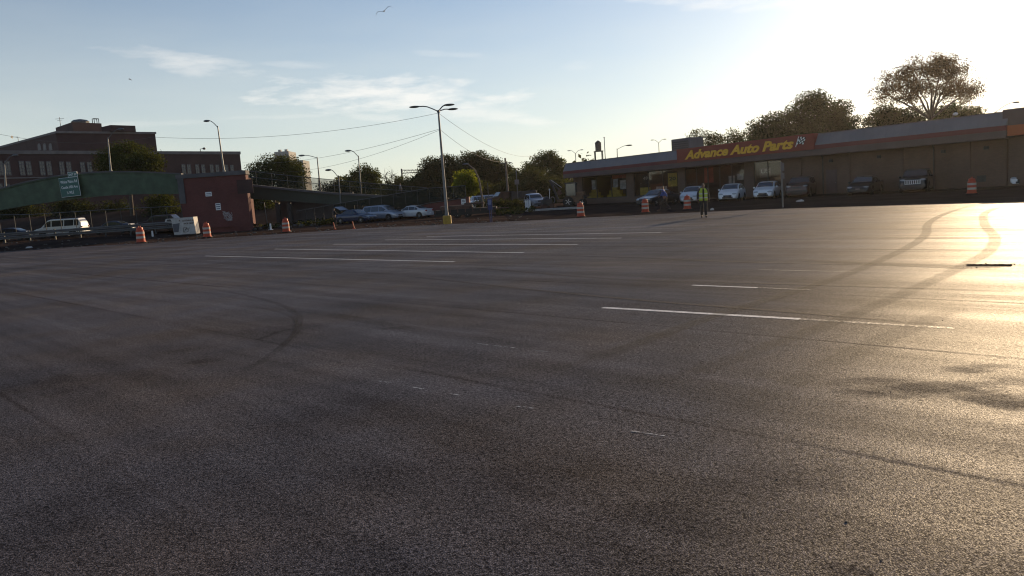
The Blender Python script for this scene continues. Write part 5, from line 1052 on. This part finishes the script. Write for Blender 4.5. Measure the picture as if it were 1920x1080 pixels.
# drain frame and loose rubble
p = G(1853, 498); q = MB(); q.prism([(p.x - .34, p.y + .10), (p.x + .22, p.y - .30), (p.x + .36, p.y - .12), (p.x - .20, p.y + .28)], 0.002, .014); dg = thing('drain_grate', 'dark flat drain grate ringed with loose asphalt on the sunlit lot', 'drain', (p.x, p.y, 0), 0, None, True); q.obj('frame', 'old', dg)
q = MB()
for i in range(6): u = -.24 + i * .09; q.box(p.x + u - .012, p.y - u * .71 - .10, .0145, p.x + u + .022, p.y - u * .71 + .10, .02)
q.obj('bars', 'old', dg)
q = MB(); random.seed(5)
def stones(n, rad, c, smin, smax, z=0):
    for i in range(n):
        a, d = random.uniform(0, 6.3), rad * math.sqrt(random.random()); s = random.uniform(smin, smax); q.ell((c[0] + d * math.cos(a), c[1] + d * math.sin(a) * .6, z + s * .3), (s, s * random.uniform(.6, 1), s * .55), 6, 5)
stones(30, .55, p, .006, .02)
for px, py in ((1750, 412), (1580, 980), (1674, 735), (1628, 765), (1645, 1052), (1766, 601), (1314, 648), (1040, 578), (600, 640), (480, 512), (1568, 822), (300, 800), (1460, 900), (1100, 700)): stones(1, .02, G(px, py), .004, .009)
o = q.obj('loose_stones', 'rubble'); o['kind'] = 'stuff'; tag(o, 'loose chips of asphalt scattered round the drain grate and over the lot', 'gravel')
q = MB()
for i in range(220):
    px = random.uniform(0, 1000); y = np.interp(px, [0, 265, 537, 840, 1000], [471, 456, 437, 419.5, 413]) - random.uniform(.5, 14) * random.random(); c = G(px, y); s = random.uniform(.04, .14); q.ell((c.x, c.y, s * .25 + height(c.x, c.y)), (s, s * .8, s * .6), 6, 5)
for i in range(60):
    px = random.uniform(470, 600); c = D(px, 425, random.uniform(82, 90)); s = random.uniform(.08, .3); q.ell((c.x, c.y, s * .3), (s, s * .8, s * .7), 6, 5)
o = q.obj('rubble', 'rubble'); o['kind'] = 'stuff'; tag(o, 'broken rubble strewn along the edge of the new asphalt', 'rubble')
for (px, py, w, lab) in ((55, 466, .5, 'white scrap of board lying on the dirt at the far left lot edge'), (1335, 394, .2, 'pale scrap lying on the old road before the worker'), (1500, 378, .5, 'pale crumpled bag on the old road before the maroon SUV')):
    p = G(px, py); q = MB(); q.loft([[(-w / 2, -.2, 0), (w / 2, -.15, 0), (w / 2, .2, 0), (-w / 2, .15, 0)], [(-w * .3, -.1, .12), (w * .45, -.1, .09), (w * .3, .1, .14), (-w * .4, .08, .08)]]); o = q.obj('litter', 'binwhite'); o.location = (p.x, p.y, max(.006, height(p.x, p.y))); tag(o, lab, 'litter')

# ------------------------------------------------------------------ people
def skin_obj(name, chains, m, parent, sub=1):
    """chains: list of [(point, radius), ...]; chains that start at the same point share that vertex."""
    vs, es, rs, key, roots = [], [], [], {}, []
    for ch in chains:
        prev = None
        for p, r in ch:
            kk = tuple(round(c, 4) for c in p)
            if kk not in key:
                key[kk] = len(vs); vs.append(p); rs.append(r)
                if prev is None: roots.append(key[kk])
            i = key[kk]
            if prev is not None: es.append((prev, i))
            prev = i
    me = bpy.data.meshes.new(name); me.from_pydata(vs, es, []); o = bpy.data.objects.new(name, me); COL.objects.link(o)
    if parent: o.parent = parent
    sk = o.modifiers.new('skin', 'SKIN'); sk.use_smooth_shade = True
    for i, d in enumerate(me.skin_vertices[0].data):
        r = rs[i]; d.radius = r if isinstance(r, tuple) else (r, r); d.use_root = i in roots
    sb = o.modifiers.new('sub', 'SUBSURF'); sb.levels = sub; sb.render_levels = sub
    dg_ = bpy.context.evaluated_depsgraph_get(); ev = bpy.data.meshes.new_from_object(o.evaluated_get(dg_)); ev.name = name
    ev.materials.clear(); ev.materials.append(MAT[m]); ev.polygons.foreach_set('use_smooth', [True] * len(ev.polygons)); o.modifiers.clear(); o.data = ev
    return o
def person(loc, rz, label, pose, top='cloth', legs='cloth', vest=False, hat=None, sc=1.0):
    """local: x to the person's right, y forward, z up; 1.75 m tall."""
    o = thing('person', label, 'person', loc, rz); o.scale = (sc,) * 3; V = Vector
    lean = pose.get('lean', 0); turn = lambda p: V((p[0], p[1] + lean * max(0, p[2] - .95), p[2]))
    pel = V((0, 0, .95)); wa, ch, nk, hd, tp = (turn((0, 0, z)) for z in (1.1, 1.3, 1.5, 1.62, 1.70)); hd.y += .015
    legs_, arms_, hands = [], [], []
    for s in (-1, 1):
        f = pose['feet'][0 if s < 0 else 1]; an = V((s * .1, f[0], .08 + f[1])); hip = V((s * .09, 0, .9)); kn = hip.lerp(an, .52) + V((0, .05 + .25 * f[1] + abs(f[0]) * .12, 0)); toe = an + V((s * .02, .17, -.04))
        legs_.append([(pel, .13), (hip, .095), (kn, .062), (an, .045), (toe, .038)])
        e, w = pose['arms'][0 if s < 0 else 1]; sh = turn((s * .19, 0, 1.43)); el_ = turn((s * (.24 + e[0]), e[1], 1.16)); wr = turn((s * (.25 + w[0]), w[1], .93 + w[2]))
        arms_.append([(ch, (.15)), (sh, .07), (el_, .046), (wr, .032)]); d = (wr - el_).normalized(); pal = wr + d * .07; arms_[-1].append((pal, .035))
        for k in range(4):
            a = pal + V((0, (k - 1.5) * .019, 0)) + d * .02; L = (.07, .08, .085, .065)[k]; hands.append([(a, .0095), (a + d * L * .55 + V((-s * .006, 0, 0)), .009), (a + d * L * .9 + V((-s * .026, 0, 0)), .007)])
        a = wr + d * .03 + V((0, .03, 0)); hands.append([(a, .011), (a + d * .03 + V((0, .028, 0)), .0105), (a + d * .065 + V((-s * .01, .034, 0)), .009)])
    body = skin_obj('body', [[(pel, .13), (wa, .125), (ch, .15), (nk, .058), (hd, .092), (tp, .075)]] + legs_ + arms_ + [[(hd + V((0, .085, -.01)), .016), (hd + V((0, .115, -.02)), .012)]] + hands, 'skin', o)
    g = 1.16
    skin_obj('trousers', [[(pel + V((0, 0, .06)), .145), (pel, .15)]] + [[(pel, .15)] + [(p, r * 1.22 + .012) for p, r in l[1:4]] for l in legs_], legs, o)
    skin_obj('jacket', [[(pel + V((0, 0, .04)), .15), (wa, .15), (ch, .165), (turn((0, 0, 1.46)), .09)]] + [[(ch, .165)] + [(p, r * 1.25 + .01) for p, r in a[1:4]] for a in arms_], top, o)
    for l in legs_: skin_obj('shoe', [[(l[3][0] + V((0, -.03, -.02)), .058), (l[3][0] + V((0, .06, -.035)), .052), (l[4][0] + V((0, .04, -.005)), .04)]], 'rubber', o)
    hr = skin_obj('hair', [[(hd + V((0, -.035, .02)), .085), (hd + V((0, -.02, .075)), .075), (hd + V((0, .03, .095)), .05)]], hat or 'hair', o)
    for s in (-1, 1): q = MB(); q.ell(hd + V((s * .033, .084, .012)), (.011, .008, .009), 8, 6); q.obj('eye', 'black', o)
    if vest:
        q = MB(); rings = []
        lev = [(.86, .20, .155, 0), (.95, .205, .165, 0), (.99, .205, .165, 1), (1.04, .205, .165, 0), (1.14, .205, .168, 0), (1.19, .21, .17, 1), (1.24, .215, .172, 0), (1.36, .215, .168, 0), (1.45, .17, .12, 0), (1.49, .11, .09, 0)]
        n = 26; angs = [math.pi / 2 + .22 + (2 * math.pi - .44) * i / n for i in range(n + 1)]
        for z, a, b_, _ in lev: rings.append([turn((a * math.cos(t), b_ * math.sin(t), z)) for t in angs])
        for i in range(len(lev) - 1): q.add(rings[i] + rings[i + 1], [(j, j + 1, n + 2 + j, n + 1 + j) for j in range(n)], lev[i][3])
        vs = q.obj('vest', ['vest', 'silver'], o, smooth=60)
        md = vs.modifiers.new('thick', 'SOLIDIFY'); md.thickness = .012; md.offset = 1
    return o
P1 = G(1320, 407.5)
person(P1, math.atan2(-P1.x, P1.y) + math.pi + R(4), 'worker in yellow high visibility vest and dark trousers standing on the lot', dict(feet=((.10, 0), (-.12, .0)), arms=(((.02, -.03), (.03, .06, 0)), ((.03, -.02), (.04, .1, 0)))), 'cloth', 'cloth', True, 'hair', 1.02)
P2 = G(1247, 395.5); P2.z = .006
person(P2, R(72), 'man in blue top and dark trousers walking left past the parked cars', dict(feet=((.38, .0), (-.36, .06)), arms=(((.02, -.2), (.02, -.2, .05)), ((.02, .15), (.0, .32, .12))), lean=.16), 'bluecloth', 'cloth', sc=1.0)
P3 = G(629, 424); P3.z = .0
person(P3, R(-60), 'person in dark clothes standing at the open boot of the blue sedan', dict(feet=((.06, 0), (-.06, 0)), arms=(((.02, .1), (.0, .32, .2)), ((.02, .1), (.0, .3, .22)))), 'cloth', 'cloth')
P4 = D(752, 366, 90); 
person((P4.x, 89.9, D(752, 370, 89.9).z), R(-80), 'person in pale shirt walking on the ramp behind the fence', dict(feet=((.2, 0), (-.2, 0)), arms=(((.02, -.1), (.02, -.1, 0)), ((.02, .1), (.0, .2, .05)))), 'greycloth', 'cloth', sc=.95)

# ------------------------------------------------------------------ birds
def bird(px, py, Y, span, roll_, label, yaw=0):
    p = D(px, py, Y); o = thing('bird', label, 'bird', p, yaw); o.rotation_euler = (R(10), roll_, yaw); q = MB()
    q.loft([[(c[0] + r * math.cos(a), y, c[1] + r * .9 * math.sin(a)) for a in np.linspace(0, 2 * math.pi, 9)[:-1]] for y, r, c in ((-.26, .01, (0, 0)), (-.12, .05, (0, 0)), (.05, .06, (0, 0)), (.16, .035, (0, .01)), (.2, .035, (0, .02)), (.26, .02, (0, .015)), (.31, .004, (0, .01)))])
    for s in (-1, 1):
        w = [(0.03, .1, -.08, .02), (.3 * span, .09, -.07, .12 * span), (.42 * span, .05, -.06, .06 * span), (.5 * span, -.06, -.08, -.06 * span)]
        q.loft([[(s * x, y0, z), (s * x, y1, z), (s * x, y1, z - .012), (s * x, y0, z - .012)] for x, y0, y1, z in w])
    q.add([(-.03, -.24, 0), (.03, -.24, 0), (.07, -.4, 0), (-.07, -.4, 0), (-.03, -.24, .01), (.03, -.24, .01), (.07, -.4, .01), (-.07, -.4, .01)], [(0, 1, 2, 3), (4, 5, 6, 7), (0, 1, 5, 4), (1, 2, 6, 5), (2, 3, 7, 6), (3, 0, 4, 7)])
    q.obj('body', 'bird', o, smooth=50)
bird(720, 21, 62, 1.5, R(-22), 'gull with bent wings flying high in the middle of the sky', R(70) * 0); bird(244, 149, 130, .55, R(40), 'tiny distant bird above the brick building')
# ------------------------------------------------------------------ low sun haze
q = MB(); q.box(-620, -180, -2, 620, 660, 48); hz_ = q.obj('haze', 'paint'); hz_['kind'] = 'stuff'; tag(hz_, 'thin warm haze in the low sun over the whole place', 'haze')
hm = bpy.data.materials.new('haze'); hm.use_nodes = True; t = hm.node_tree; t.nodes.clear(); o_ = N(t, 'ShaderNodeOutputMaterial'); v_ = N(t, 'ShaderNodeVolumePrincipled')
v_.inputs['Color'].default_value = (.95, .90, .84, 1); v_.inputs['Density'].default_value = .0001; v_.inputs['Anisotropy'].default_value = .72; t.links.new(v_.outputs[0], o_.inputs['Volume'])
hz_.data.materials.clear(); hz_.data.materials.append(hm)
S.render.resolution_x, S.render.resolution_y = 1024, 576
S.cycles.filter_width = 1.15; S.cycles.max_bounces = 8; S.cycles.transparent_max_bounces = 16
for o in list(bpy.data.objects):
    if '_w' in o: del o['_w']
